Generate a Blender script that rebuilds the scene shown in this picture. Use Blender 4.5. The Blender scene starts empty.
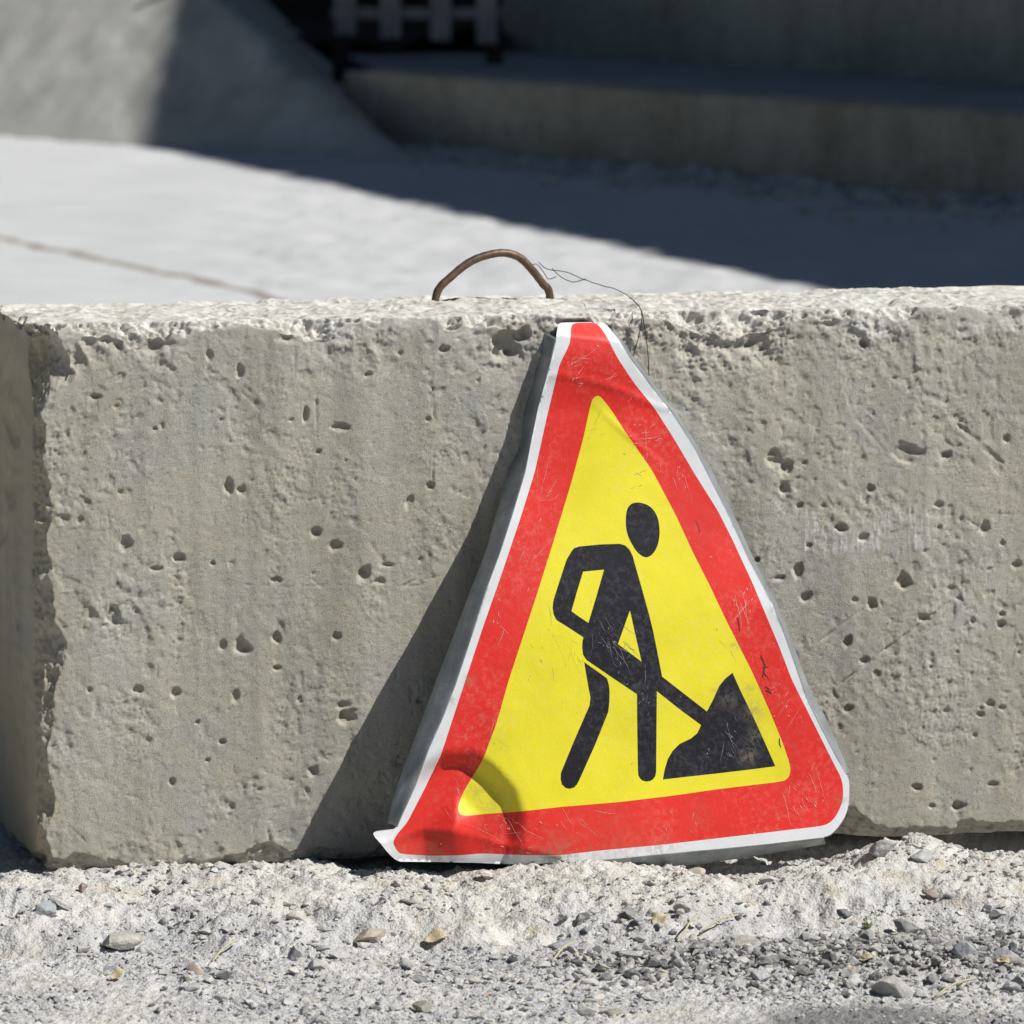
import bpy, math, random
import numpy as np
from mathutils import Vector
from mathutils.geometry import delaunay_2d_cdt

random.seed(7)
RNG = np.random.default_rng(11)
scene = bpy.context.scene
col = scene.collection

# ------------------------------------------------------------------ camera model
CAM = np.array([0.0, -7.0, 1.15])
K = 0.000157                     # tangent per pixel
PITCH = 0.1112
FWD = np.array([0.0, math.cos(PITCH), -math.sin(PITCH)])
UPV = np.array([0.0, math.sin(PITCH), math.cos(PITCH)])
RGT = np.array([1.0, 0.0, 0.0])
def ray(px, py):
    px = np.asarray(px, float); py = np.asarray(py, float)
    return FWD + RGT*((px-512)*K)[..., None] + UPV*((512-py)*K)[..., None]
def hit(px, py, p0, n):
    d = ray(px, py)
    t = ((p0-CAM) @ n) / (d @ n)
    return CAM + d*np.asarray(t)[..., None]

# block frame
YAW = math.radians(14)
AX = np.array([math.cos(YAW), math.sin(YAW), 0.0])
NB = np.array([math.sin(YAW), -math.cos(YAW), 0.0])
Z3 = np.array([0.0, 0.0, 1.0])
BH = 0.587

# ------------------------------------------------------------------ noise
_n = 128
_w = np.fft.rfftn(RNG.standard_normal((_n, _n, _n)))
_k = np.sqrt(np.fft.fftfreq(_n)[:, None, None]**2+np.fft.fftfreq(_n)[None, :, None]**2+np.fft.rfftfreq(_n)[None, None, :]**2)*4
_T = np.fft.irfftn(_w*np.exp(-((_k-.62)/.30)**2)).astype(np.float32); _T *= .40/_T.std(); _T = _T.ravel()
_c, _s = math.cos(.61), math.sin(.61)
_RM = (np.array([[_c, -_s, 0], [_s, _c, 0], [0, 0, 1]])@np.array([[1, 0, 0], [0, math.cos(.83), -math.sin(.83)], [0, math.sin(.83), math.cos(.83)]])).astype(np.float64)*4
def pn(P):
    """smooth band-limited 3-D noise, about -1..1, feature size about one unit"""
    P = np.asarray(P, float)@_RM.T
    i = np.floor(P); f = (P-i).astype(np.float32); i = i.astype(np.int64) & 127
    j = (i+1) & 127
    a0 = i[:, 0]*16384; a1 = j[:, 0]*16384; b0 = i[:, 1]*128; b1 = j[:, 1]*128; c0 = i[:, 2]; c1 = j[:, 2]
    x, y, z = f[:, 0], f[:, 1], f[:, 2]
    def L(p, q): return _T[p+q+c0]*(1-z)+_T[p+q+c1]*z
    return ((L(a0, b0)*(1-y)+L(a0, b1)*y)*(1-x)+(L(a1, b0)*(1-y)+L(a1, b1)*y)*x).astype(float)
def fbm(P, octs=4, gain=0.5, lac=2.03):
    s = 0; a = 1.0; q = np.array(P, float)
    for _ in range(octs):
        s = s+a*pn(q); q = q*lac+17.3; a *= gain
    return s
def ss(a, b, x):
    t = np.clip((x-a)/(b-a), 0, 1); return t*t*(3-2*t)

# ------------------------------------------------------------------ object helpers
def tag(o, label=None, cat=None, group=None, kind=None):
    if label: o['label'] = label
    if cat: o['category'] = cat
    if group: o['group'] = group
    if kind: o['kind'] = kind
    return o
def mesh_obj(name, V, F, mats, parent=None, smooth=True, mi=None):
    me = bpy.data.meshes.new(name)
    V = np.asarray(V, float)
    if isinstance(F, np.ndarray):
        n, k = F.shape
        me.vertices.add(len(V)); me.vertices.foreach_set('co', V.ravel())
        me.loops.add(n*k); me.loops.foreach_set('vertex_index', F.ravel().astype(np.int32))
        me.polygons.add(n)
        me.polygons.foreach_set('loop_start', np.arange(0, n*k, k, dtype=np.int32))
        me.polygons.foreach_set('loop_total', np.full(n, k, dtype=np.int32))
    else:
        me.from_pydata([tuple(v) for v in V], [], [tuple(int(a) for a in f) for f in F])
    if not isinstance(mats, (list, tuple)): mats = [mats]
    for m in mats: me.materials.append(m)
    if mi is not None: me.polygons.foreach_set('material_index', np.asarray(mi, dtype=np.int32))
    me.polygons.foreach_set('use_smooth', np.full(len(me.polygons), bool(smooth)))
    me.update(calc_edges=True); me.validate()
    o = bpy.data.objects.new(name, me); col.objects.link(o)
    if parent is not None: o.parent = parent
    return o
def empty(name, loc=(0, 0, 0)):
    o = bpy.data.objects.new(name, None); col.objects.link(o); o.location = loc
    o.empty_display_size = .05
    return o
def reparent(o, root):
    """world-space mesh under an empty that has only a location"""
    o.parent = root; o.location = (-root.location[0], -root.location[1], -root.location[2])
    return o
def grid_faces(nu, nv):
    i = np.arange(nu*nv).reshape(nu, nv)
    return np.stack([i[:-1, :-1], i[1:, :-1], i[1:, 1:], i[:-1, 1:]], -1).reshape(-1, 4)

# ------------------------------------------------------------------ materials
def new_mat(name):
    m = bpy.data.materials.new(name); m.use_nodes = True
    nt = m.node_tree; nt.nodes.clear()
    out = nt.nodes.new('ShaderNodeOutputMaterial')
    b = nt.nodes.new('ShaderNodeBsdfPrincipled')
    nt.links.new(b.outputs[0], out.inputs[0])
    return m, nt, b
class G:
    """tiny node-graph helper"""
    def __init__(s, nt, kind='Object'):
        s.nt = nt; s.tc = nt.nodes.new('ShaderNodeTexCoord'); s.co = s.tc.outputs[kind]
    def lk(s, a, b): s.nt.links.new(a, b)
    def mapv(s, scale=(1, 1, 1), loc=(0, 0, 0), rot=(0, 0, 0), src=None):
        n = s.nt.nodes.new('ShaderNodeMapping'); s.lk(src or s.co, n.inputs[0])
        n.inputs['Scale'].default_value = scale; n.inputs['Location'].default_value = loc
        n.inputs['Rotation'].default_value = rot
        return n.outputs[0]
    def noise(s, scale, detail=4, rough=.55, dist=0, src=None):
        n = s.nt.nodes.new('ShaderNodeTexNoise'); s.lk(src or s.co, n.inputs['Vector'])
        n.inputs['Scale'].default_value = scale; n.inputs['Detail'].default_value = detail
        n.inputs['Roughness'].default_value = rough; n.inputs['Distortion'].default_value = dist
        return n.outputs['Fac']
    def vor(s, scale, feature='F1', src=None, out='Distance', rnd=1):
        n = s.nt.nodes.new('ShaderNodeTexVoronoi'); n.feature = feature
        s.lk(src or s.co, n.inputs['Vector']); n.inputs['Scale'].default_value = scale
        n.inputs['Randomness'].default_value = rnd
        return n.outputs[out]
    def ramp(s, fac, stops, interp='LINEAR'):
        n = s.nt.nodes.new('ShaderNodeValToRGB'); s.lk(fac, n.inputs[0])
        n.color_ramp.interpolation = interp
        e = n.color_ramp.elements
        while len(e) < len(stops): e.new(.5)
        for k, (p, c) in enumerate(stops):
            e[k].position = p
            e[k].color = (c, c, c, 1) if isinstance(c, (int, float)) else (*c, 1)
        return n.outputs[0]
    def mix(s, fac, a, b, mode='MIX'):
        n = s.nt.nodes.new('ShaderNodeMix'); n.data_type = 'RGBA'; n.blend_type = mode
        for sock, v in ((n.inputs['Factor'], fac), (n.inputs['A'], a), (n.inputs['B'], b)):
            if isinstance(v, (int, float)): 
                sock.default_value = v if sock.type == 'VALUE' else (v, v, v, 1)
            elif isinstance(v, tuple): sock.default_value = (*v, 1)
            else: s.lk(v, sock)
        return n.outputs['Result']
    def math(s, op, a, b=0.0, clamp=False):
        n = s.nt.nodes.new('ShaderNodeMath'); n.operation = op; n.use_clamp = clamp
        for k, v in enumerate((a, b)):
            if isinstance(v, (int, float)): n.inputs[k].default_value = v
            else: s.lk(v, n.inputs[k])
        return n.outputs[0]
    def attr(s, name, out='Fac'):
        n = s.nt.nodes.new('ShaderNodeAttribute'); n.attribute_name = name
        return n.outputs[out]
    def bump(s, h, dist, strength=1.0, prev=None):
        n = s.nt.nodes.new('ShaderNodeBump'); n.inputs['Distance'].default_value = dist
        n.inputs['Strength'].default_value = strength; s.lk(h, n.inputs['Height'])
        if prev is not None: s.lk(prev, n.inputs['Normal'])
        return n.outputs[0]
def setb(b, rough=.9, metal=0.0, spec=.3):
    b.inputs['Roughness'].default_value = rough
    b.inputs['Metallic'].default_value = metal
    b.inputs['Specular IOR Level'].default_value = spec

def mat_block():
    m, nt, b = new_mat('old_concrete'); g = G(nt); setb(b, .93, 0, .2)
    big = g.noise(4.5, 5, .6)
    c = g.ramp(big, [(.28, (.36, .337, .28)), (.45, (.435, .412, .345)), (.6, (.42, .407, .362)), (.75, (.50, .478, .41))])
    blue = g.ramp(g.noise(9, 4, .65, .4, src=g.mapv(loc=(3, 1, 7))), [(.44, 0), (.66, .6)])
    c = g.mix(blue, c, (.385, .39, .372))
    warm = g.ramp(g.noise(16, 5, .7, src=g.mapv(loc=(9, 4, 2))), [(.50, 0), (.68, .5)])
    c = g.mix(warm, c, (.49, .445, .345))
    streak = g.ramp(g.noise(22, 4, .6, src=g.mapv(scale=(1, 1, .10))), [(.32, .74), (.5, 1.0), (.62, 1.12)])
    c = g.mix(.75, c, streak, 'MULTIPLY')
    fine = g.ramp(g.noise(420, 4, .85), [(.25, .62), (.5, 1.0), (.75, 1.38)])
    c = g.mix(.7, c, fine, 'MULTIPLY')
    spk = g.ramp(g.noise(210, 2, .5, src=g.mapv(loc=(2, 6, 3))), [(.30, .55), (.40, 1.0), (.66, 1.0), (.74, 1.30)])
    c = g.mix(.6, c, spk, 'MULTIPLY')
    sc_ = g.ramp(g.noise(30, 4, .75, src=g.mapv(scale=(7, 7, .5))), [(.46, 0), (.60, 1)])
    c = g.mix(g.math('MULTIPLY', g.math('MULTIPLY', sc_, g.attr('scuff')), .95, True), c, (.62, .62, .61))
    # broken / weathered zones (vertex attribute = amount of fractured surface)
    fr = g.attr('fracture')
    frn = g.ramp(g.noise(85, 4, .7), [(.33, (.22, .20, .165)), (.45, (.40, .375, .315)), (.58, (.53, .51, .46)), (.70, (.36, .36, .355))])
    c = g.mix(g.math('MULTIPLY', fr, .8, True), c, frn)
    dust = g.attr('dust')
    dn = g.ramp(g.noise(60, 5, .7), [(.3, (.52, .50, .45)), (.6, (.74, .73, .69))])
    c = g.mix(g.math('MULTIPLY', dust, g.ramp(g.noise(30, 5, .7), [(.28, .25), (.55, 1)]), True), c, dn)
    st = g.attr('stain_bounce')
    c = g.mix(st, c, (.50, .42, .28))  # warm tone: brownish stain plus bounce light painted on the left end
    g.lk(c, b.inputs['Base Color'])
    pits = g.ramp(g.vor(165), [(.05, 0), (.16, 1)])
    pm = g.ramp(g.noise(14, 3, .5, src=g.mapv(loc=(5, 5, 5))), [(.50, 1), (.62, 0)])
    pits = g.math('MAXIMUM', pits, pm)
    n1 = g.bump(pits, .0016, .9)
    n2 = g.bump(g.noise(620, 4, .85), .0014, 1.0, n1)
    n3 = g.bump(g.noise(190, 5, .8, .3), .0009, .7, n2)
    g.lk(n3, b.inputs['Normal'])
    return m

def wall_mat(name, c1, c2, stainc, scale):
    m, nt, b = new_mat(name); g = G(nt); setb(b, .95, 0, .2)
    c = g.ramp(g.noise(scale, 6, .65), [(.3, c1), (.7, c2)])
    st = g.ramp(g.noise(5, 5, .7, .3, src=g.mapv(scale=(1.4, 1.4, .22))), [(.45, 0), (.72, .5)])
    c = g.mix(st, c, stainc)
    c = g.mix(.8, c, g.ramp(g.noise(26, 4, .75), [(.3, .75), (.7, 1.22)]), 'MULTIPLY')
    g.lk(c, b.inputs['Base Color']); g.lk(g.bump(g.noise(14, 6, .7), .02), b.inputs['Normal'])
    return m
def simple_mat(name, c1, c2, scale, rough=.9, metal=0, spec=.3, bump=.002, bscale=None, detail=5):
    m, nt, b = new_mat(name); g = G(nt); setb(b, rough, metal, spec)
    c = g.ramp(g.noise(scale, detail, .62), [(.3, c1), (.7, c2)])
    f = g.ramp(g.noise(scale*9, 4, .7), [(.3, .85), (.7, 1.15)])
    c = g.mix(.7, c, f, 'MULTIPLY')
    g.lk(c, b.inputs['Base Color'])
    g.lk(g.bump(g.noise(bscale or scale*6, 5, .65), bump), b.inputs['Normal'])
    return m

def mat_sign(name, base, rough, spec, worn, wear=1.0, dirt=1.0):
    m, nt, b = new_mat(name); g = G(nt); setb(b, rough, 0, spec)
    tone = g.ramp(g.noise(9, 4, .6), [(.3, .88), (.7, 1.08)])
    c = g.mix(1.0, base, tone, 'MULTIPLY')
    # fine scuffs: stretched noise in three directions
    total = None
    for k, (rot, sc) in enumerate((((.3, 1.1, .2), (60, 8, 60)), ((1.2, .3, .9), (9, 70, 50)), ((.2, 2.2, .5), (70, 70, 7)))):
        s_ = g.ramp(g.noise(5.0, 4, .75, src=g.mapv(scale=sc, rot=rot, loc=(k*3, k, 2))), [(.62, 0), (.70, 1)])
        s_ = g.math('MULTIPLY', s_, g.ramp(g.noise(11+4*k, 3, .6, src=g.mapv(loc=(k*7, 2, 5))), [(.46, 0), (.62, 1)]))
        total = s_ if total is None else g.math('MAXIMUM', total, s_)
    c = g.mix(g.math('MULTIPLY', total, .35*wear), c, worn)
    haze = g.ramp(g.noise(150, 5, .8, .2, src=g.mapv(loc=(1, 9, 4))), [(.47, 0), (.64, 1)])
    haze = g.math('MULTIPLY', haze, g.ramp(g.noise(10, 5, .7, src=g.mapv(loc=(6, 1, 8))), [(.42, .12), (.62, 1)]))
    c = g.mix(g.math('MULTIPLY', haze, .30*wear), c, worn)
    pepper = g.ramp(g.noise(330, 3, .6), [(.66, 0), (.72, 1)])
    pepper = g.math('MULTIPLY', pepper, g.ramp(g.noise(18, 4, .7, src=g.mapv(loc=(4, 4, 1))), [(.5, 0), (.64, 1)]))
    c = g.mix(g.math('MULTIPLY', pepper, .6*dirt), c, (.12, .10, .07))
    d = g.attr('dirt')
    dm = g.math('MULTIPLY', d, g.ramp(g.noise(190, 5, .75), [(.42, 0), (.56, 1)]))
    c = g.mix(g.math('MULTIPLY', dm, .8*dirt), c, (.30, .26, .20) if name == 'black_film' else (.20, .17, .10))
    g.lk(c, b.inputs['Base Color'])
    r = g.math('ADD', rough-.08, g.math('MULTIPLY', g.noise(40, 5, .7), .25))
    g.lk(r, b.inputs['Roughness'])
    n1 = g.bump(g.noise(35, 4, .55), .0007, .5)
    n2 = g.bump(g.noise(600, 3, .6), .00025, .6, n1)
    g.lk(n2, b.inputs['Normal'])
    return m

M = {}
M['block'] = mat_block()
M['red'] = mat_sign('red_film', (.66, .022, .015), .42, .35, (.70, .33, .28), .8)
M['yellow'] = mat_sign('yellow_film', (.72, .64, .018), .45, .35, (.70, .68, .30), .7, .9)
M['white'] = mat_sign('white_film', (.64, .66, .68), .45, .4, (.5, .5, .5), .7)
M['black'] = mat_sign('black_film', (.009, .009, .014), .5, .22, (.13, .13, .16), 1.0, .55)
M['scratch'] = simple_mat('scratched_film', (.62, .22, .18), (.78, .60, .55), 45)
M['tear'] = simple_mat('torn_film', (.02, .015, .012), (.07, .05, .04), 60)
M['steel'] = simple_mat('galvanised_sheet', (.20, .225, .24), (.36, .385, .40), 30, .42, .45, .5, .0006, 60)
M['rust'] = simple_mat('rusty_rod', (.07, .038, .024), (.17, .11, .075), 90, .5, .4, .5, .0003, 300)
M['wire'] = simple_mat('wire_metal', (.03, .026, .024), (.08, .07, .06), 90, .5, .6)

# joint across the sunlit road
pA = hit(0, 237, np.zeros(3), Z3); pB = hit(282, 298, np.zeros(3), Z3)
dAB = (pB-pA)[:2]; L = np.linalg.norm(dAB); dAB /= L
nAB = np.array([-dAB[1], dAB[0]])
def mat_ground():
    m, nt, b = new_mat('dusty_ground'); g = G(nt); setb(b, .95, 0, .15)
    crust = g.ramp(g.noise(14, 6, .65), [(.3, (.41, .40, .37)), (.5, (.52, .51, .48)), (.7, (.60, .595, .575))])
    ctan = g.ramp(g.noise(23, 5, .7, src=g.mapv(loc=(3, 8, 1))), [(.55, 0), (.68, .7)])
    crust = g.mix(ctan, crust, (.48, .41, .29))
    grav = g.ramp(g.noise(34, 6, .75), [(.30, (.24, .245, .255)), (.45, (.38, .385, .40)), (.6, (.51, .515, .52)), (.72, (.62, .61, .57))])
    c = g.mix(g.attr('gravel'), crust, grav)
    c = g.mix(g.attr('asphalt'), c, g.ramp(g.noise(120, 5, .7), [(.3, (.07, .07, .075)), (.7, (.20, .20, .21))]))
    road = g.ramp(g.noise(1.6, 6, .6, src=g.mapv(scale=(1, .3, 1))), [(.3, (.51, .525, .535)), (.7, (.58, .595, .605))])
    rs = g.ramp(g.noise(9, 6, .75, src=g.mapv(scale=(.25, 1.2, 1))), [(.35, .86), (.62, 1.05)])
    road = g.mix(1.0, road, rs, 'MULTIPLY')
    c = g.mix(g.attr('road'), c, road)
    sep = nt.nodes.new('ShaderNodeSeparateXYZ'); g.lk(g.co, sep.inputs[0])
    lx = g.math('SUBTRACT', sep.outputs[0], float(pA[0])); lyy = g.math('SUBTRACT', sep.outputs[1], float(pA[1]))
    of = g.math('ADD', g.math('MULTIPLY', lx, float(nAB[0])), g.math('MULTIPLY', lyy, float(nAB[1])))
    of = g.math('ADD', of, g.math('MULTIPLY', g.math('SUBTRACT', g.noise(1.2, 3, .6), .5), .10))
    cr = g.ramp(g.math('ABSOLUTE', of), [(.012, 1), (.035, 0)])
    cr = g.math('MULTIPLY', g.math('MULTIPLY', cr, g.attr('road')), .75)
    c = g.mix(cr, c, (.20, .16, .12))
    fine = g.ramp(g.noise(420, 4, .75), [(.3, .72), (.7, 1.22)])
    near = g.math('SUBTRACT', 1.0, g.math('MULTIPLY', g.attr('road'), .8))
    c = g.mix(near, c, g.mix(1.0, c, fine, 'MULTIPLY'))
    g.lk(c, b.inputs['Base Color'])
    n1 = g.bump(g.noise(260, 5, .7), .0025, .7)
    n2 = g.bump(g.vor(330), .002, .6, n1)
    g.lk(n2, b.inputs['Normal'])
    return m
M['ground'] = mat_ground()

def mat_stones(name, stops, perisland=True, bump=.0015):
    m, nt, b = new_mat(name); g = G(nt); setb(b, .9, 0, .25)
    if perisland:
        geo = nt.nodes.new('ShaderNodeNewGeometry'); f = geo.outputs['Random Per Island']
    else:
        oi = nt.nodes.new('ShaderNodeObjectInfo'); f = oi.outputs['Random']
    c = g.ramp(f, stops)
    n = g.ramp(g.noise(140, 5, .7), [(.3, .72), (.7, 1.25)])
    c = g.mix(.9, c, n, 'MULTIPLY')
    c = g.mix(g.ramp(g.noise(70, 5, .7), [(.42, .1), (.62, .75)]), c, (.50, .485, .45))
    g.lk(c, b.inputs['Base Color'])
    g.lk(g.bump(g.noise(350, 5, .7), bump), b.inputs['Normal'])
    return m
M['gravel'] = mat_stones('gravel_mix', [(0, (.22, .23, .25)), (.2, (.40, .41, .43)), (.4, (.52, .50, .45)), (.6, (.36, .38, .41)), (.8, (.50, .47, .40)), (.93, (.60, .59, .56)), (1, (.40, .29, .21))])
M['crumb'] = mat_stones('asphalt_crumbs', [(0, (.06, .06, .065)), (.3, (.14, .14, .15)), (.55, (.24, .245, .26)), (.8, (.38, .38, .39)), (1, (.48, .45, .38))])

# ================================================================== GROUND
def ledge_y(x):
    P = np.stack([x*3.0, x*0+2.2, x*0], -1)
    return -.235+.12*x+.035*pn(P)+.018*pn(P*3.7)
def ground_h(x, y):
    x = np.asarray(x, float); y = np.asarray(y, float)
    shp = x.shape; x = x.ravel(); y = y.ravel()
    fr = x*math.tan(YAW)                         # block's front line
    near = (1-ss(.05, .5, y-fr))*ss(-9, -6, y)    # detail only about the block
    ly = ledge_y(x)
    P = np.stack([x, y, 0*x], -1)
    wob = .03*pn(P*9)+.012*pn(P*31)
    d = y-ly+wob
    up = ss(-.150, .0, d)                        # 1 on the shelf, 0 on the lower gravel
    z = -.040*(1-up)*(1-ss(1.3, 2.5, np.abs(x)))-.013*near
    z += .012*np.exp(-((x-.09)/.10)**2-((y+.165)/.06)**2)
    z += up*(.008*pn(P*7+3)+.004*pn(P*19))
    # dip along the foot of the block, right-hand part hollow
    foot = np.exp(-((y-fr+.0)/.075)**2)
    z -= foot*(.006+.034*ss(.24, .42, x)*(1-ss(.50, .62, x)*.55))
    z -= foot*.020*ss(-.25, -.1, x)
    z -= .014*np.exp(-((x-.25)/.10)**2-((y+.07)/.07)**2)
    # heap at right
    z += .020*np.exp(-((x-.44)/.075)**2-((y-.0+.03)/.06)**2)
    z += .012*np.exp(-((x+.40)/.12)**2-((y+.16)/.05)**2)
    # crumb heap in the lower right
    z += .022*np.exp(-((x-.38)/.22)**2-((y+.47)/.085)**2)
    rough = near
    z += rough*(.0045*fbm(P*38, 3)*(.35+.65*up)+.0030*np.abs(pn(P*85+5))+.0022*pn(P*150)+.0016*pn(P*260))
    lump = np.clip(pn(P*22+13)*1.6-.25, 0, 1); z += rough*up*.004*lump
    z -= rough*.005*np.clip(pn(P*17+41)*1.5-.5, 0, 1)
    slope = up*(1-up)*4
    z += slope*rough*(.008*pn(P*np.array([15, 13, 1])+9)+.005*pn(P*np.array([42, 36, 1])))
    z -= (1-near)*.002*np.abs(pn(P*1.1))
    return z.reshape(shp)

def spaced(lo, hi, step, far_lo, far_hi, n, growth=1.25):
    mid = list(np.arange(lo, hi+step*.5, step)); a = []; s = step*1.5; v = lo
    while v > far_lo: v -= s; s *= growth; a.append(v)
    b = []; s = step*1.5; v = hi
    while v < far_hi: v += s; s *= growth; b.append(v)
    return np.array(a[::-1]+mid+b)
gx = spaced(-.62, .66, .0024, -400, 400, 0)
ya = spaced(-.95, .16, .0030, -60, .6, 0)
ya = ya[ya < .6]
gy = np.concatenate([ya, np.arange(.65, 16.5, .06), 16.5+np.cumsum(.1*1.3**np.arange(28))])
X, Y = np.meshgrid(gx, gy, indexing='ij')
Z = ground_h(X, Y)
go = mesh_obj('ground', np.stack([X, Y, Z], -1).reshape(-1, 3), grid_faces(len(gx), len(gy)), M['ground'])
tag(go, 'pale dusty gravel ground and sunlit road surface', None, None, 'structure')
def set_attr(o, name, v):
    a = o.data.attributes.new(name, 'FLOAT', 'POINT'); a.data.foreach_set('value', np.ascontiguousarray(v, dtype=np.float32).ravel())
P = np.stack([X.ravel(), Y.ravel(), 0*X.ravel()], -1)
dl = (Y.ravel()-ledge_y(X.ravel()))
low = 1-ss(-.10, -.02, dl+.02*pn(P*15))
grav = np.clip(low*(.55+.7*pn(P*7)+.35*pn(P*24)), 0, 1)
grav = np.maximum(grav, .45*np.clip(pn(P*16+3), 0, 1))
road = ss(.35, .7, Y.ravel()-X.ravel()*math.tan(YAW))
asph = np.exp(-((X.ravel()-.36)/.20)**2-((Y.ravel()+.47)/.07)**2)*np.clip(.55+1.2*pn(P*18), 0, 1)
asph = np.clip(asph+.8*ss(.12, .3, X.ravel())*ss(.70, .80, -Y.ravel()+.10*pn(P*6)), 0, 1)*(1-road)
for nm, v in (('gravel', grav), ('road', road), ('asphalt', asph)): set_attr(go, nm, v)

def on_ground(px, py):
    d = ray(px, py); t = 5.2
    for _ in range(4000):
        p = CAM+d*t
        if p[2] <= float(ground_h(np.array([p[0]]), np.array([p[1]]))[0]): break
        t += .002
    return CAM+d*t

# ================================================================== stones
def ico(sub=1):
    import bmesh
    bm = bmesh.new(); bmesh.ops.create_icosphere(bm, subdivisions=sub, radius=1)
    V = np.array([v.co[:] for v in bm.verts]); F = np.array([[v.index for v in f.verts] for f in bm.faces]); bm.free()
    return V, F
IV1, IF1 = ico(1); IV2, IF2 = ico(2); IV3, IF3 = ico(3)
def rock_shape(seed, V, cuts=7, cut=.62):
    r = np.random.default_rng(seed); v = V.copy()
    for _ in range(cuts):
        n = r.normal(size=3); n /= np.linalg.norm(n); c = cut+.25*r.random()
        s = v@n; v = np.where((s > c)[:, None], v-(s-c)[:, None]*n, v)
    v *= 1+.06*pn(v*2.3+seed)[:, None]
    return v
def rot_rand(r, tilt=.6):
    a = r.random()*6.283; c, s = math.cos(a), math.sin(a)
    Rz = np.array([[c, -s, 0], [s, c, 0], [0, 0, 1]])
    b = (r.random()-.5)*tilt*2; c, s = math.cos(b), math.sin(b)
    Rx = np.array([[1, 0, 0], [0, c, -s], [0, s, c]])
    return Rz@Rx
VARS = [rock_shape(100+k, IV1, 6, .42) for k in range(24)]
VARS2 = [rock_shape(200+k, IV2, 11, .40) for k in range(16)]
def scatter(name, mat, xs, ys, sizes, seed, sink=.25, flat=.6, hf=ground_h, smooth=False):
    r = np.random.default_rng(seed); VV = []; FF = []; n0 = 0
    zs = hf(xs, ys)
    for x, y, z, s in zip(xs, ys, zs, sizes):
        big = s > .0042
        k = r.integers(0, 16 if big else 24)
        base = (VARS2 if big else VARS)[k]; F = IF2 if big else IF1
        sc = s*np.array([1+.5*r.random(), .7+.4*r.random(), flat*(.7+.6*r.random())])
        v = (base*sc)@rot_rand(r).T+np.array([x, y, z+s*flat*(1-2*sink)*.6])
        VV.append(v); FF.append(F+n0); n0 += len(v)
    return mesh_obj(name, np.concatenate(VV), np.concatenate(FF), mat, smooth=smooth)
r = np.random.default_rng(3)
N = 40000
xs = r.uniform(-.62, .66, N); ys = r.uniform(-.93, .12, N)
Pq = np.stack([xs, ys, 0*xs], -1)
dd = ys-ledge_y(xs)
dens = np.where(dd < -.07, .55+1.0*pn(Pq*7), .42+.8*pn(Pq*10+4))+.55*np.exp(-((xs-.44)/.12)**2-((ys+.03)/.1)**2)+.5*np.exp(-((xs+.45)/.14)**2-((ys+.12)/.1)**2)
keep = (r.random(N) < dens) & (ys < xs*math.tan(YAW)-.006)
xs, ys = xs[keep], ys[keep]
sz = .0011+.0042*r.random(len(xs))**4+.0095*(r.random(len(xs)) > .965)*r.random(len(xs))
sz *= np.where(ys-ledge_y(xs) > -.06, .85, 1.0)
tag(scatter('gravel', M['gravel'], xs, ys, sz, 5), 'loose pale grey gravel and grit strewn over the dust', None, None, 'stuff')
N = 11000
xs = r.normal(.40, .19, N); ys = r.normal(-.47, .065, N)+.05*(xs-.36)
k = (xs < .66) & (xs > .04); xs, ys = xs[k], ys[k]
sz = .0010+.0065*r.random(len(xs))**4+.010*(r.random(len(xs)) > .982)*r.random(len(xs))
tag(scatter('asphalt_crumbs', M['crumb'], xs, ys, sz, 6, sink=.15, flat=.75), 'dark crumbs of broken asphalt heaped at the lower right', None, None, 'stuff')

def one_rock(px, py, w, h, d, label, colr, seed, tilt=.3, sink=.25, group=None, name='stone', cat='stone'):
    p = on_ground(px, py+h*.25)
    s = 1.1e-3*.96
    r = np.random.default_rng(seed)
    v = rock_shape(seed, IV3, 13, .40)*1.25
    v *= 1+.035*pn(v*3+seed)[:, None]
    v = v*np.array([w/2*s, d/2*s, h/2*s])*1.15
    a = tilt; R = np.array([[math.cos(a), 0, -math.sin(a)], [0, 1, 0], [math.sin(a), 0, math.cos(a)]])
    v = v@R.T
    m = simple_mat('stone_surface', tuple(c*.62 for c in colr), tuple(min(1, c*.7+.17) for c in colr), 75, .9, 0, .25, .0015, 250)
    o = mesh_obj(name, v, IF3, m, smooth=False)
    me = o.data
    o.location = (p[0], p[1], p[2]+h*s*(.5-sink)*.8)
    return tag(o, label, cat, group)
SG = 'loose stones on the ground before the block'
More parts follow.
